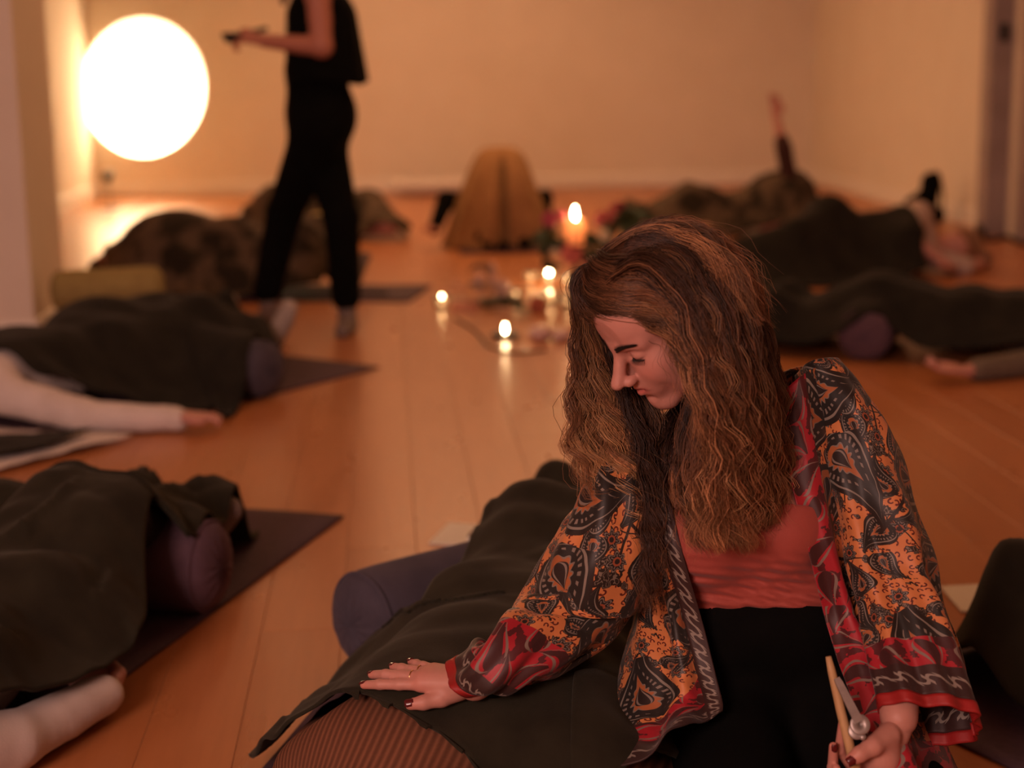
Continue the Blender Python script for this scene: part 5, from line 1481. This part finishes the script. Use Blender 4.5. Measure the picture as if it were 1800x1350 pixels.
tu = upv*.75-cf*.6; nail(root, R_t[3]+(R_t[3]-R_t[2])/np.linalg.norm(R_t[3]-R_t[2])*.004, R_t[2], tu/np.linalg.norm(tu), .0088, None, .0135)
for ch in L_f[:2]: nail(root, ch[2]+(ch[2]-ch[1])/np.linalg.norm(ch[2]-ch[1])*.003, ch[1], -cf+cr*.35, .0066)
nail(root, L_t[3]+(L_t[3]-L_t[2])/np.linalg.norm(L_t[3]-L_t[2])*.004, L_t[2], -cf, .0088, None, .0135)
# eyes and lashes
for x in (-1, 1):
    c = h1(x*.031, .0705, .0015)
    v, f = limbs([('e', c, (.0118, .0118, .0118))], .0018, .001); mk('eyeball', v, f, M['eye'], root)
    t = np.linspace(-1, 1, 15)
    pts = hw(np.stack([x*.031+t*.0150, .0846-.0060*t*t*1.1, -.0035-.0010*t*t+.0030*np.maximum(0, t*x)*0], -1))
    MB().tube(pts, np.interp(np.abs(t), [0, .7, 1], [.0013, .0012, .0005]), 5).build('eyelashes', M['lash'], root, True)
    mb = MB()
    for t_ in np.linspace(-.95, .95, 17):
        p0 = np.array((x*.031+t_*.0150, .0850-.0066*t_*t_, -.0035-.0010*t_*t_)); dr0 = np.array((t_*.004+x*.002, .0065, -.0042))
        mb.tube(hw([p0, p0+dr0*.55+np.array((0, 0, -.0008)), p0+dr0+np.array((0, .0006, .0006))]), [.00055, .0004, .00012], 4, False)
    mb.build('lashes', M['lash'], root, True)
    mb = MB(); rb_ = random.Random(2+x)
    for k in range(120):
        q = rb_.random(); a = .010+.037*q; zz = .0215+.0060*math.sin(q*2.2)+(rb_.random()-.5)*np.interp(q, [0, .3, 1], [.0078, .0072, .0026])
        yy = .0965-.40*max(0, a-.012)-8.0*max(0, a-.028)**2*1.2
        p0 = np.array((x*a, yy, zz)); p1 = p0+np.array((x*.0065, -.0018, .0012+.001*rb_.random()))
        mb.tube(hw([p0, (p0+p1)/2+np.array((0, .0006, .0003)), p1]), [.0007, .0006, .00015], 4, False)
    mb.build('eyebrow', M['lash'], root, True)
# gold rings, black wrist band
for i, (kn_, nx_) in enumerate(((R_kn[1], R_f[1][0]), (R_kn[2], R_f[2][0]))):
    c = kn_*.45+nx_*.55; a = nx_-kn_; a /= np.linalg.norm(a); e1 = np.cross(a, V(0, 0, 1)); e1 /= np.linalg.norm(e1); e2 = np.cross(e1, a)
    t = np.linspace(0, 2*math.pi, 25); MB().tube(np.array([c+(e1*math.cos(q)+e2*math.sin(q))*.0094 for q in t]), .0011, 6, False).build('finger_ring', M['gold'], root, True)
a = wrR-elR; a /= np.linalg.norm(a); e1 = np.cross(a, V(0, 0, 1)); e1 /= np.linalg.norm(e1); e2 = np.cross(e1, a)
mb = MB()
for o_ in (-.014, -.024, -.034):
    t = np.linspace(0, 2*math.pi, 29); mb.tube(np.array([wrR+a*o_+(e1*math.cos(q)+e2*math.sin(q))*.0295 for q in t]), .005, 7, False)
mb.build('wristband', M['black'], root, True)

# --- red top and black leggings
s = limbs_sdf(trunk[1:4]+trunk[5:], .0045, .045, .008)
s.plane_cut(W(1300, 893, 2.37), HUP if False else (cu*.93-cf*-.38)); s.plane_cut(W(1335, 1068, 2.42), -cu*.98+cr*.02)
v, f = s.mesh(2)
q = (v-chest)@cu; low = sstep(-.03, -.09, q)
n = v-(waist+np.outer((v-waist)@cu, cu)); n /= np.linalg.norm(n, axis=1)[:, None]+1e-9
xw = (v-waist)@cr
v = v+n*(low*(.0035*np.sin(q*260+9*np.sin(xw*14)+xw*20)+.0025*np.sin(q*420+xw*35)))[:, None]
mk('camisole', v, f, M['redtop'], root, True)
v, f = limbs([trunk[0], ('c', waist-cr*.055-cu*.03, waist+cr*.055-cu*.03, .088, .088, .06)]+legs, .007, .05, .010, 2)
mk('leggings', v, f, M['black'], root, True)

# --- robe: one sheet round the trunk, two wide sleeves
def net(rows): return np.array([[W(*p) for p in r] for r in rows])
robe_rows = [
 [(1168, 775, 2.425), (1130, 800, 2.405), (1085, 832, 2.44), (1130, 800, 2.53), (1290, 705, 2.56), (1385, 650, 2.55), (1465, 642, 2.48), (1425, 650, 2.41), (1372, 690, 2.405)],
 [(1172, 850, 2.375), (1132, 862, 2.37), (1088, 880, 2.43), (1125, 880, 2.57), (1290, 840, 2.62), (1430, 800, 2.61), (1502, 780, 2.49), (1446, 800, 2.385), (1388, 830, 2.365)],
 [(1197, 960, 2.350), (1152, 970, 2.36), (1106, 980, 2.44), (1135, 980, 2.61), (1300, 960, 2.66), (1450, 930, 2.64), (1524, 910, 2.49), (1474, 930, 2.375), (1418, 950, 2.350)],
 [(1234, 1090, 2.375), (1178, 1090, 2.38), (1120, 1080, 2.47), (1155, 1090, 2.65), (1310, 1080, 2.71), (1470, 1060, 2.68), (1555, 1050, 2.51), (1503, 1070, 2.385), (1451, 1085, 2.375)],
 [(1258, 1185, 2.370), (1182, 1185, 2.37), (1104, 1180, 2.47), (1140, 1190, 2.72), (1320, 1190, 2.78), (1490, 1180, 2.74), (1598, 1180, 2.49), (1545, 1180, 2.345), (1481, 1180, 2.335)],
 [(1271, 1236, 2.355), (1172, 1258, 2.34), (1074, 1280, 2.43), (1110, 1290, 2.76), (1320, 1290, 2.82), (1520, 1290, 2.76), (1640, 1290, 2.45), (1588, 1290, 2.285), (1522, 1290, 2.27)],
 [(1268, 1250, 2.345), (1150, 1310, 2.27), (1035, 1375, 2.37), (1080, 1400, 2.78), (1330, 1400, 2.86), (1540, 1400, 2.78), (1695, 1400, 2.41), (1625, 1400, 2.22), (1556, 1400, 2.20)]]
N0 = net(robe_rows)
nv_, nu_ = 150, 260
A = spline(N0, nv_); Pm = np.swapaxes(spline(np.swapaxes(A, 0, 1), nu_), 0, 1).copy()
def grid_normals(P, ref=None):
    n = np.cross(np.gradient(P, axis=1), np.gradient(P, axis=0)); n /= np.linalg.norm(n, axis=2)[..., None]+1e-9
    return n
def arc(P):
    su = np.concatenate([np.zeros((P.shape[0], 1)), np.cumsum(np.linalg.norm(np.diff(P, axis=1), axis=2), 1)], 1)
    sv = np.concatenate([np.zeros((1, P.shape[1])), np.cumsum(np.linalg.norm(np.diff(P, axis=0), axis=2), 0)], 0)
    return su, sv
ctr = Pm.mean(axis=(0, 1))
nrm = grid_normals(Pm)
if np.sum(nrm[80, 20]*(-cf)) < 0: nrm = -nrm
su, sv = arc(Pm)
uu = np.linspace(0, 1, nu_)[None, :]*np.ones((nv_, 1)); vv = np.linspace(0, 1, nv_)[:, None]*np.ones((1, nu_))
fold = .010*np.sin(uu*46+3.0*vnoise(uu*7, vv*2.5, 1)*2)*sstep(.05, .5, vv)+.012*(vnoise(uu*22, vv*5+uu*6, 2)-.5)*sstep(0, .3, vv)+.006*(vnoise(uu*40+vv*10, vv*14, 3)-.5)
edgeU = np.minimum(su, su[:, -1:]-su)
fold *= sstep(0, .05, edgeU)*.85+.15
Pm = Pm+nrm*fold[..., None]
bott = sv[-1:, :]-sv
att = np.stack([np.where(bott < .2, bott, .5)*1.0, edgeU, (uu > .5)*1.0], -1)
# hem band only along the bottom, front bands along the openings
rb0 = sheet('robe', M['robe'], Pm, .0025, root, attrs={'edge': att}, down=False)
def sleeve(rings, nl, nt, foldf, name, bind=.017, ex0=None):
    L0 = np.array([W(a[0], a[1], d) for a, b, d, t in rings]); R0 = np.array([W(b[0], b[1], d+(0 if len(b) < 3 else b[2])) for a, b, d, t in rings])
    T0_ = np.array([t for a, b, d, t in rings])
    Ls, Rs, Ts = spline(L0, nl), spline(R0, nl), spline(T0_[:, None], nl)[:, 0]
    C = (Ls+Rs)/2; Ax = (Rs-Ls)/2
    Tn = np.gradient(C, axis=0); Tn /= np.linalg.norm(Tn, axis=1)[:, None]
    Dn = np.cross(Ax, Tn); Dn /= np.linalg.norm(Dn, axis=1)[:, None]
    sg = np.sign(np.sum(Dn*(-cf), axis=1))[:, None]; Dn *= sg
    th = np.linspace(0, 2*math.pi, nt)
    P = np.zeros((nl, nt, 3))
    for k in range(nl):
        c_, s_ = np.cos(th), np.sin(th)
        P[k] = C[k]+np.outer(np.sign(c_)*np.abs(c_)**.9, Ax[k])+np.outer(s_, Dn[k])*Ts[k]
    nr = P-C[:, None]; nr /= np.linalg.norm(nr, axis=2)[..., None]
    q = np.linspace(0, 1, nl)[:, None]
    P = P+nr*foldf(th[None, :], q)[..., None]
    slen = np.concatenate([[0], np.cumsum(np.linalg.norm(np.diff(C, axis=0), axis=1))]); tot = slen[-1]
    ed = np.maximum(tot-slen, 0)[:, None]*np.ones((1, nt))
    a = np.stack([ed, np.full_like(ed, .5), np.zeros_like(ed)], -1)
    o = sheet(name, M['robe'], P, .0025, root, attrs={'edge': a}, down=False)
    # solid red binding round the opening
    e = P[-1]; dr_ = (P[-1]-P[-3]); dr_ /= np.linalg.norm(dr_, axis=1)[:, None]
    B = np.stack([e+dr_*bind*k/4-nr[-1]*.0004 for k in range(5)]); out = nr[-1]*.0016
    ob = sheet('sleeve_binding', M['redtrim'], B+out[None], .0045, root, down=False)
    ob.parent = o
    return o
WD = float((wrR-CAM)@cf)
fR = lambda t, q: (.007*np.sin(t*3+q*9)*sstep(.1, .5, q)+.006*np.sin(q*34+2.0*np.sin(t))*np.sin(t*1.0+.6)*sstep(.35, .6, q)*(1-sstep(.93, 1, q))+.006*(vnoise(t*2.2, q*16, 1)-.5)*(1-sstep(.9, 1, q))+.004*np.sin(t*7+q*5)*(1-sstep(.9, 1, q)))
sleeve([((1042, 822), (1125, 812), 2.43, .05), ((1012, 885), (1142, 890), 2.42, .075), ((968, 968), (1150, 985), 2.43, .085), ((922, 1050), (1118, 1080), 2.455, .085), ((885, 1098), (1040, 1150), 2.455+.5*(WD-2.455), .070), ((842, 1132), (945, 1192), WD-.012, .055), ((798, 1166), (866, 1216), WD+.004, .044)], 120, 130, fR, 'sleeve')
fL = lambda t, q: (.010*np.sin(t*5+.6+q*2)*sstep(.15, .6, q)*(1-.3*q)+.009*(vnoise(t*2.6, q*5, 2)-.5)+.005*np.sin(t*11+4*q)*sstep(.3, .8, q)+.005*np.sin(q*26+t*2)*sstep(.02, .2, q)*(1-sstep(.5, .8, q)))
sleeve([((1400, 655), (1478, 640), 2.47, .055), ((1425, 740), (1549, 735), 2.445, .075), ((1452, 880), (1603, 880), 2.425, .085), ((1486, 1030), (1642, 1030), 2.40, .085), ((1508, 1150), (1682, 1150), 2.355, .085), ((1521, 1240), (1713, 1270), 2.31, .09)], 120, 150, fL, 'sleeve', .018)

# --- what she holds in her left hand
tc = W(1497, 1320, 2.222)
tl = thing('striker', 'wooden stick with a steel arm and holed disc held in the kneeling woman\'s left hand', 'tool', tc)
MB().tube([W(1456, 1154, 2.225), W(1462, 1180, 2.225), W(1478, 1250, 2.224), W(1497, 1325, 2.222), W(1520, 1410, 2.220)], [.0040, .0058, .0066, .0070, .0070], 14).build('handle', M['wood'], tl, True)
dc = W(1511, 1274, 2.205); ax_ = -cf*.9+cu*.3+cr*.1; ax_ /= np.linalg.norm(ax_)
MB().lathe(dc, [(.0032, 0), (.0135, 0), (.0142, .0008), (.0142, .0030), (.0135, .0038), (.0032, .0038), (.0032, 0.0)], 32, ax_).build('disc', M['steel'], tl, True)
MB().lathe(dc-ax_*.006-cu*.008-cr*.003, [(.004, 0), (.0115, 0), (.012, .001), (.012, .003), (.0115, .004), (.004, .004)], 28, ax_).build('washer', M['steel'], tl, True)
MB().lathe(dc-cu*.017+cr*.004, [(.002, -.003), (.0042, -.003), (.0046, 0), (.0042, .004), (.001, .0048)], 14, ax_).build('screw', M['steel'], tl, True)
e0, e1_ = W(1470, 1192, 2.214), dc+ax_*.0015
a = e1_-e0; L_ = np.linalg.norm(a); a /= L_; sd = np.cross(a, ax_); sd /= np.linalg.norm(sd)
v = [e0+a*q*L_+sd*w_*s_+ax_*h_ for q, w_ in ((0, .0040), (.12, .0052), (.7, .0062), (.95, .0066)) for s_, h_ in ((-1, 0), (1, 0), (1, .0028), (-1, .0028))]
f = [(3, 2, 1, 0), (12, 13, 14, 15)]+[(4*k+i, 4*k+(i+1) % 4, 4*k+4+(i+1) % 4, 4*k+4+i) for k in range(3) for i in range(4)]
mk('steel_arm', v, f, M['steel'], tl, False)

# --- hair: a cap close to the skull and some thousands of waved strands in locks
s = SDF((-.13, -.17, -.10), (.13, .13, .18), .004)
s.ell((0, -.022, .050), (.081, .105, .092), None, .0)
s.plane_cut((0, .072, .086), (0, .80, -.60))
v, f = s.mesh(2)
hairmeshes = [(hw(v), f, tone(len(v), (.050, .020, .009)))]
GA = [  # near side, from the face round to the back: (px, py, distance)
 [(1062, 505, 2.262), (1108, 478, 2.238), (1172, 520, 2.222), (1204, 600, 2.215), (1236, 690, 2.215), (1246, 790, 2.235), (1222, 880, 2.255), (1228, 950, 2.265)],
 [(1085, 465, 2.265), (1150, 452, 2.235), (1216, 530, 2.210), (1242, 630, 2.205), (1262, 730, 2.210), (1276, 820, 2.235), (1262, 900, 2.265), (1262, 958, 2.285)],
 [(1125, 432, 2.285), (1205, 445, 2.250), (1262, 540, 2.225), (1290, 650, 2.220), (1306, 750, 2.230), (1312, 840, 2.260), (1306, 915, 2.285), (1310, 970, 2.30)],
 [(1165, 418, 2.325), (1250, 448, 2.300), (1308, 550, 2.285), (1336, 660, 2.285), (1350, 750, 2.300), (1352, 830, 2.320), (1350, 890, 2.335), (1345, 930, 2.35)],
 [(1195, 414, 2.375), (1280, 462, 2.380), (1335, 570, 2.385), (1364, 680, 2.390), (1376, 770, 2.390), (1380, 830, 2.385), (1382, 870, 2.385), (1384, 900, 2.39)],
 [(1215, 425, 2.43), (1300, 490, 2.46), (1345, 600, 2.475), (1362, 700, 2.48), (1368, 780, 2.48), (1370, 830, 2.47), (1365, 880, 2.46), (1360, 910, 2.46)]]
GB = [  # front, combed along the hairline and round the temple
 [(1032, 505, 2.302), (1040, 540, 2.290), (1085, 557, 2.264), (1135, 566, 2.247), (1180, 592, 2.232), (1208, 650, 2.222), (1232, 730, 2.222), (1242, 800, 2.235)],
 [(1022, 482, 2.308), (1036, 514, 2.290), (1085, 530, 2.262), (1140, 541, 2.241), (1192, 576, 2.226), (1224, 650, 2.215), (1244, 740, 2.220), (1254, 830, 2.235)],
 [(1032, 462, 2.305), (1048, 482, 2.285), (1098, 496, 2.258), (1155, 508, 2.236), (1207, 556, 2.220), (1240, 640, 2.212), (1260, 740, 2.218), (1272, 830, 2.24)],
 [(1056, 446, 2.300), (1078, 454, 2.280), (1125, 464, 2.256), (1178, 484, 2.234), (1227, 546, 2.216), (1258, 640, 2.210), (1278, 740, 2.220), (1290, 830, 2.245)]]
GR = [  # the roll at the forehead
 [(1075, 462, 2.300), (1028, 472, 2.312), (1010, 505, 2.315), (1022, 540, 2.308), (1050, 556, 2.290)],
 [(1080, 475, 2.290), (1040, 486, 2.300), (1024, 512, 2.304), (1034, 540, 2.298), (1062, 558, 2.282)]]
GC = [  # far side, hanging in front of the other shoulder
 [(1075, 452, 2.33), (1022, 505, 2.39), (1014, 590, 2.42), (1008, 680, 2.425), (1004, 760, 2.42), (1022, 830, 2.405), (1075, 880, 2.385)],
 [(1078, 455, 2.33), (1032, 520, 2.385), (1030, 610, 2.415), (1034, 700, 2.42), (1040, 780, 2.41), (1062, 850, 2.395), (1112, 900, 2.375)],
 [(1082, 460, 2.33), (1042, 530, 2.38), (1048, 630, 2.405), (1062, 720, 2.405), (1078, 800, 2.40), (1098, 870, 2.385), (1128, 930, 2.370)],
 [(1090, 465, 2.33), (1052, 545, 2.375), (1066, 650, 2.395), (1092, 745, 2.395), (1112, 830, 2.385), (1122, 900, 2.375), (1135, 990, 2.360)]]
GD = [  # long dark lock over the robe front
 [(1090, 470, 2.34), (1060, 560, 2.38), (1085, 680, 2.395), (1120, 790, 2.385), (1128, 890, 2.365), (1135, 990, 2.345), (1128, 1080, 2.345)],
 [(1092, 470, 2.34), (1065, 560, 2.38), (1105, 690, 2.40), (1140, 790, 2.39), (1152, 890, 2.36), (1158, 980, 2.345), (1152, 1060, 2.345)]]
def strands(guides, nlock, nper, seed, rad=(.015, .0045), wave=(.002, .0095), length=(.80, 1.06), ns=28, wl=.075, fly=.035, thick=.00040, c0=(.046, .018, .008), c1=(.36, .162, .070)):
    rg = np.random.default_rng(seed)
    Gs = np.array([[W(*p) for p in g] for g in guides]); m = len(Gs); LB = np.stack([HL, HF, HU], 1)
    V_, F_, C_ = [], [], []; nb = 0
    tt = np.linspace(0, 1, ns)
    for l in range(nlock):
        a = (l+rg.uniform(0, 1))/nlock*(m-1); i = min(int(a), m-2); fr_ = a-i
        g = Gs[i]*(1-fr_)+Gs[i+1]*fr_
        dep = rg.normal(0, .010); Ln = rg.uniform(*length)
        base = spline(g, 200); st_ = rg.uniform(0, .05); kk = np.clip((st_+(1-st_)*tt)*Ln*199, 0, 199); k0 = np.minimum(kk.astype(int), 198); base = base[k0]+(base[k0+1]-base[k0])*(kk-k0)[:, None]
        T = np.gradient(base, axis=0); seg = np.linalg.norm(T, axis=1); T /= seg[:, None]+1e-9
        S1 = np.cross(T, -cf); S1 /= np.linalg.norm(S1, axis=1)[:, None]+1e-9; S2 = np.cross(T, S1)
        s_ = np.concatenate([[0], np.cumsum(seg[1:])])
        ph, w = rg.uniform(0, 6.28), wl*rg.uniform(.75, 1.35)
        amp = np.interp(tt, [0, .22, .6, 1], [0, .15*wave[1]+.3*wave[0], .75*wave[1], wave[1]])*rg.uniform(.5, 1.35)
        wv = S1*(amp*np.sin(s_/w*6.28+ph))[:, None]+S2*(amp*.7*np.cos(s_/w*6.28+ph))[:, None]
        ctr_ = base+wv+S2*dep*np.interp(tt, [0, .3, 1], [.3, 1, 1])[:, None]
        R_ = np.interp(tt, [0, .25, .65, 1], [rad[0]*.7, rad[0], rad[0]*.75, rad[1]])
        cl = rg.choice((.38, .55, .75, 1.0, 1.3, 1.65))*rg.uniform(.85, 1.15); hue = rg.uniform(.9, 1.12)
        for k in range(nper):
            r_ = math.sqrt(rg.uniform(0, 1)); th = rg.uniform(0, 6.28); fz = rg.normal(0, 1, 4)
            off = S1*(R_*r_*math.cos(th))[:, None]+S2*(R_*r_*math.sin(th))[:, None]
            fl_ = (fly if rg.uniform() < .14 else .012)*np.interp(tt, [0, .3, 1], [0, .25, 1])
            off = off+S1*(fl_*(.5*fz[0]*tt+.25*fz[1]*np.sin(tt*7+fz[2])))[:, None]+S2*(fl_*.4*fz[3]*tt)[:, None]
            amp2 = .0008*np.interp(tt, [0, .3, 1], [.1, .6, 1.2]); w2 = w*.55
            off = off+S1*(amp2*np.sin(s_/w2*6.28+fz[2]*3))[:, None]
            p = ctr_+off
            lc = ((p-HO)@LB)/HS-np.array((0, -.022, .050)); ev = np.sqrt(((lc/np.array((.083, .107, .094)))**2).sum(1)); ins = (ev < 1)
            if ins.any(): lc[ins] *= ((1.0+.03*rg.uniform())/ev[ins])[:, None]; p = np.where(ins[:, None], HO+((lc+np.array((0, -.022, .050)))*HS)@LB.T, p)
            tk = thick*rg.uniform(.75, 1.4)*np.interp(tt, [0, .1, .8, 1], [.8, 1, .9, .25])
            ring = []
            for q in range(3):
                an = 2.094*q+fz[0]; ring.append(p+(S1*math.cos(an)+S2*math.sin(an))*tk[:, None])
            V_.append(np.stack(ring, 1).reshape(-1, 3))
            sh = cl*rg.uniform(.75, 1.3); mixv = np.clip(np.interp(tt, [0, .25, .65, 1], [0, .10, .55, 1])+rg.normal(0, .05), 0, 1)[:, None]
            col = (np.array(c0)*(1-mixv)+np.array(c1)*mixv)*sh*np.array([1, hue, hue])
            C_.append(np.repeat(col, 3, axis=0))
    nst = len(V_); i0 = np.arange(ns-1)[:, None]*3
    q_ = np.concatenate([np.stack([i0[:, 0]+a, i0[:, 0]+(a+1) % 3, i0[:, 0]+3+(a+1) % 3, i0[:, 0]+3+a], -1) for a in range(3)])
    F_ = (q_[None]+(np.arange(nst)*ns*3)[:, None, None]).reshape(-1, 4)
    return np.concatenate(V_), F_, np.concatenate(C_)
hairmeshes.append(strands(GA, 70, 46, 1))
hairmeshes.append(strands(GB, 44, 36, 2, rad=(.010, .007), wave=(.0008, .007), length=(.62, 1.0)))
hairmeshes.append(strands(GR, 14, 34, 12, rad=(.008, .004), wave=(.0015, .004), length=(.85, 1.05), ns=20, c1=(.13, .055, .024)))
hairmeshes.append(strands(GC, 30, 34, 3, rad=(.012, .006), c0=(.09, .038, .015), c1=(.55, .27, .115), wave=(.004, .014)))  # paler tones paint in the orange light on this far side
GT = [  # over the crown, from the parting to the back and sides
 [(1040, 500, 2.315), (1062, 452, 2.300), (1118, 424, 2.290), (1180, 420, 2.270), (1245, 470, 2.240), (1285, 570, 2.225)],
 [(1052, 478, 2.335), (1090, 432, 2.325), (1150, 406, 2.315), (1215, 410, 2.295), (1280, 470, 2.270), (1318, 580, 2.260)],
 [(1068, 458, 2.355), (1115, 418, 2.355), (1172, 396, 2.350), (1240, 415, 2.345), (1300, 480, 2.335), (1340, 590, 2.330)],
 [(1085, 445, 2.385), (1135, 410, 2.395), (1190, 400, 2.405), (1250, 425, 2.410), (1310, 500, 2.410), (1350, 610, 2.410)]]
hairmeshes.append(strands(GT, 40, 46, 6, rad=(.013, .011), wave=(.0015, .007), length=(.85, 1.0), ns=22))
GE = [  # hair behind the chin, down the breast, darkened to paint the shade there
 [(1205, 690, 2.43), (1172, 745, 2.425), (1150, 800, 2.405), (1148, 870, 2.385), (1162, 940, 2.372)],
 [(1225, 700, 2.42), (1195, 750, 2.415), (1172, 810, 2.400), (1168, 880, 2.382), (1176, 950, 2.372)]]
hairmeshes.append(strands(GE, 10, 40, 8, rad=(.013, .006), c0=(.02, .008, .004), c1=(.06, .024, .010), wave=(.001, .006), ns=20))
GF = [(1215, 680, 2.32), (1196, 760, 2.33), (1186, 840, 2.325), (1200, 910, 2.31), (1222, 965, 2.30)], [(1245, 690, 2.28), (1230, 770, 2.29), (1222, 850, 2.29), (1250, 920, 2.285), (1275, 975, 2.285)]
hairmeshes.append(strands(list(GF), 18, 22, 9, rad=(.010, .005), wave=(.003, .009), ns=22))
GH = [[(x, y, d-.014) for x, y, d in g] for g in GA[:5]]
hairmeshes.append(strands(GH, 46, 6, 21, rad=(.007, .003), wave=(.003, .014), length=(.8, 1.08), wl=.085, c0=(.07, .028, .012), c1=(.62, .30, .14), thick=.00048))  # sparse pale strands over the near side, highlights put into their colour
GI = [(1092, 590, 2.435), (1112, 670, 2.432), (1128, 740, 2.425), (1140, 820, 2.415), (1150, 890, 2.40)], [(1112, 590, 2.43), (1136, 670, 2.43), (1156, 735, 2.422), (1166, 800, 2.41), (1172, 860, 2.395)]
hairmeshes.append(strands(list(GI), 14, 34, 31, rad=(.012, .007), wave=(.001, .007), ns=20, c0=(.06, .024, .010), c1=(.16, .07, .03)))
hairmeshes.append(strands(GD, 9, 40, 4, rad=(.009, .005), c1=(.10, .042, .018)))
nn = 0; HVs, HFs, HCs = [], [], []
for v, f, c in hairmeshes: HVs.append(v); HFs.append(f+nn); HCs.append(c); nn += len(v)
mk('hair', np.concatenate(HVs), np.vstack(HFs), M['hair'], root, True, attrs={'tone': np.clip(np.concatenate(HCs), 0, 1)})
for o in list(bpy.data.objects):
    g_ = {'blanket': 'wool blankets over the people', 'bolster': 'bolsters', 'mat': 'yoga mats', 'card': 'cards on the floor', 'cushion': 'floor cushions', 'person': 'people in the room'}.get(o.get('category'))
    if g_ and not o.get('group'): o['group'] = g_
print('SCRIPT', round(time.time()-T0, 1), 's; hair verts', nn)
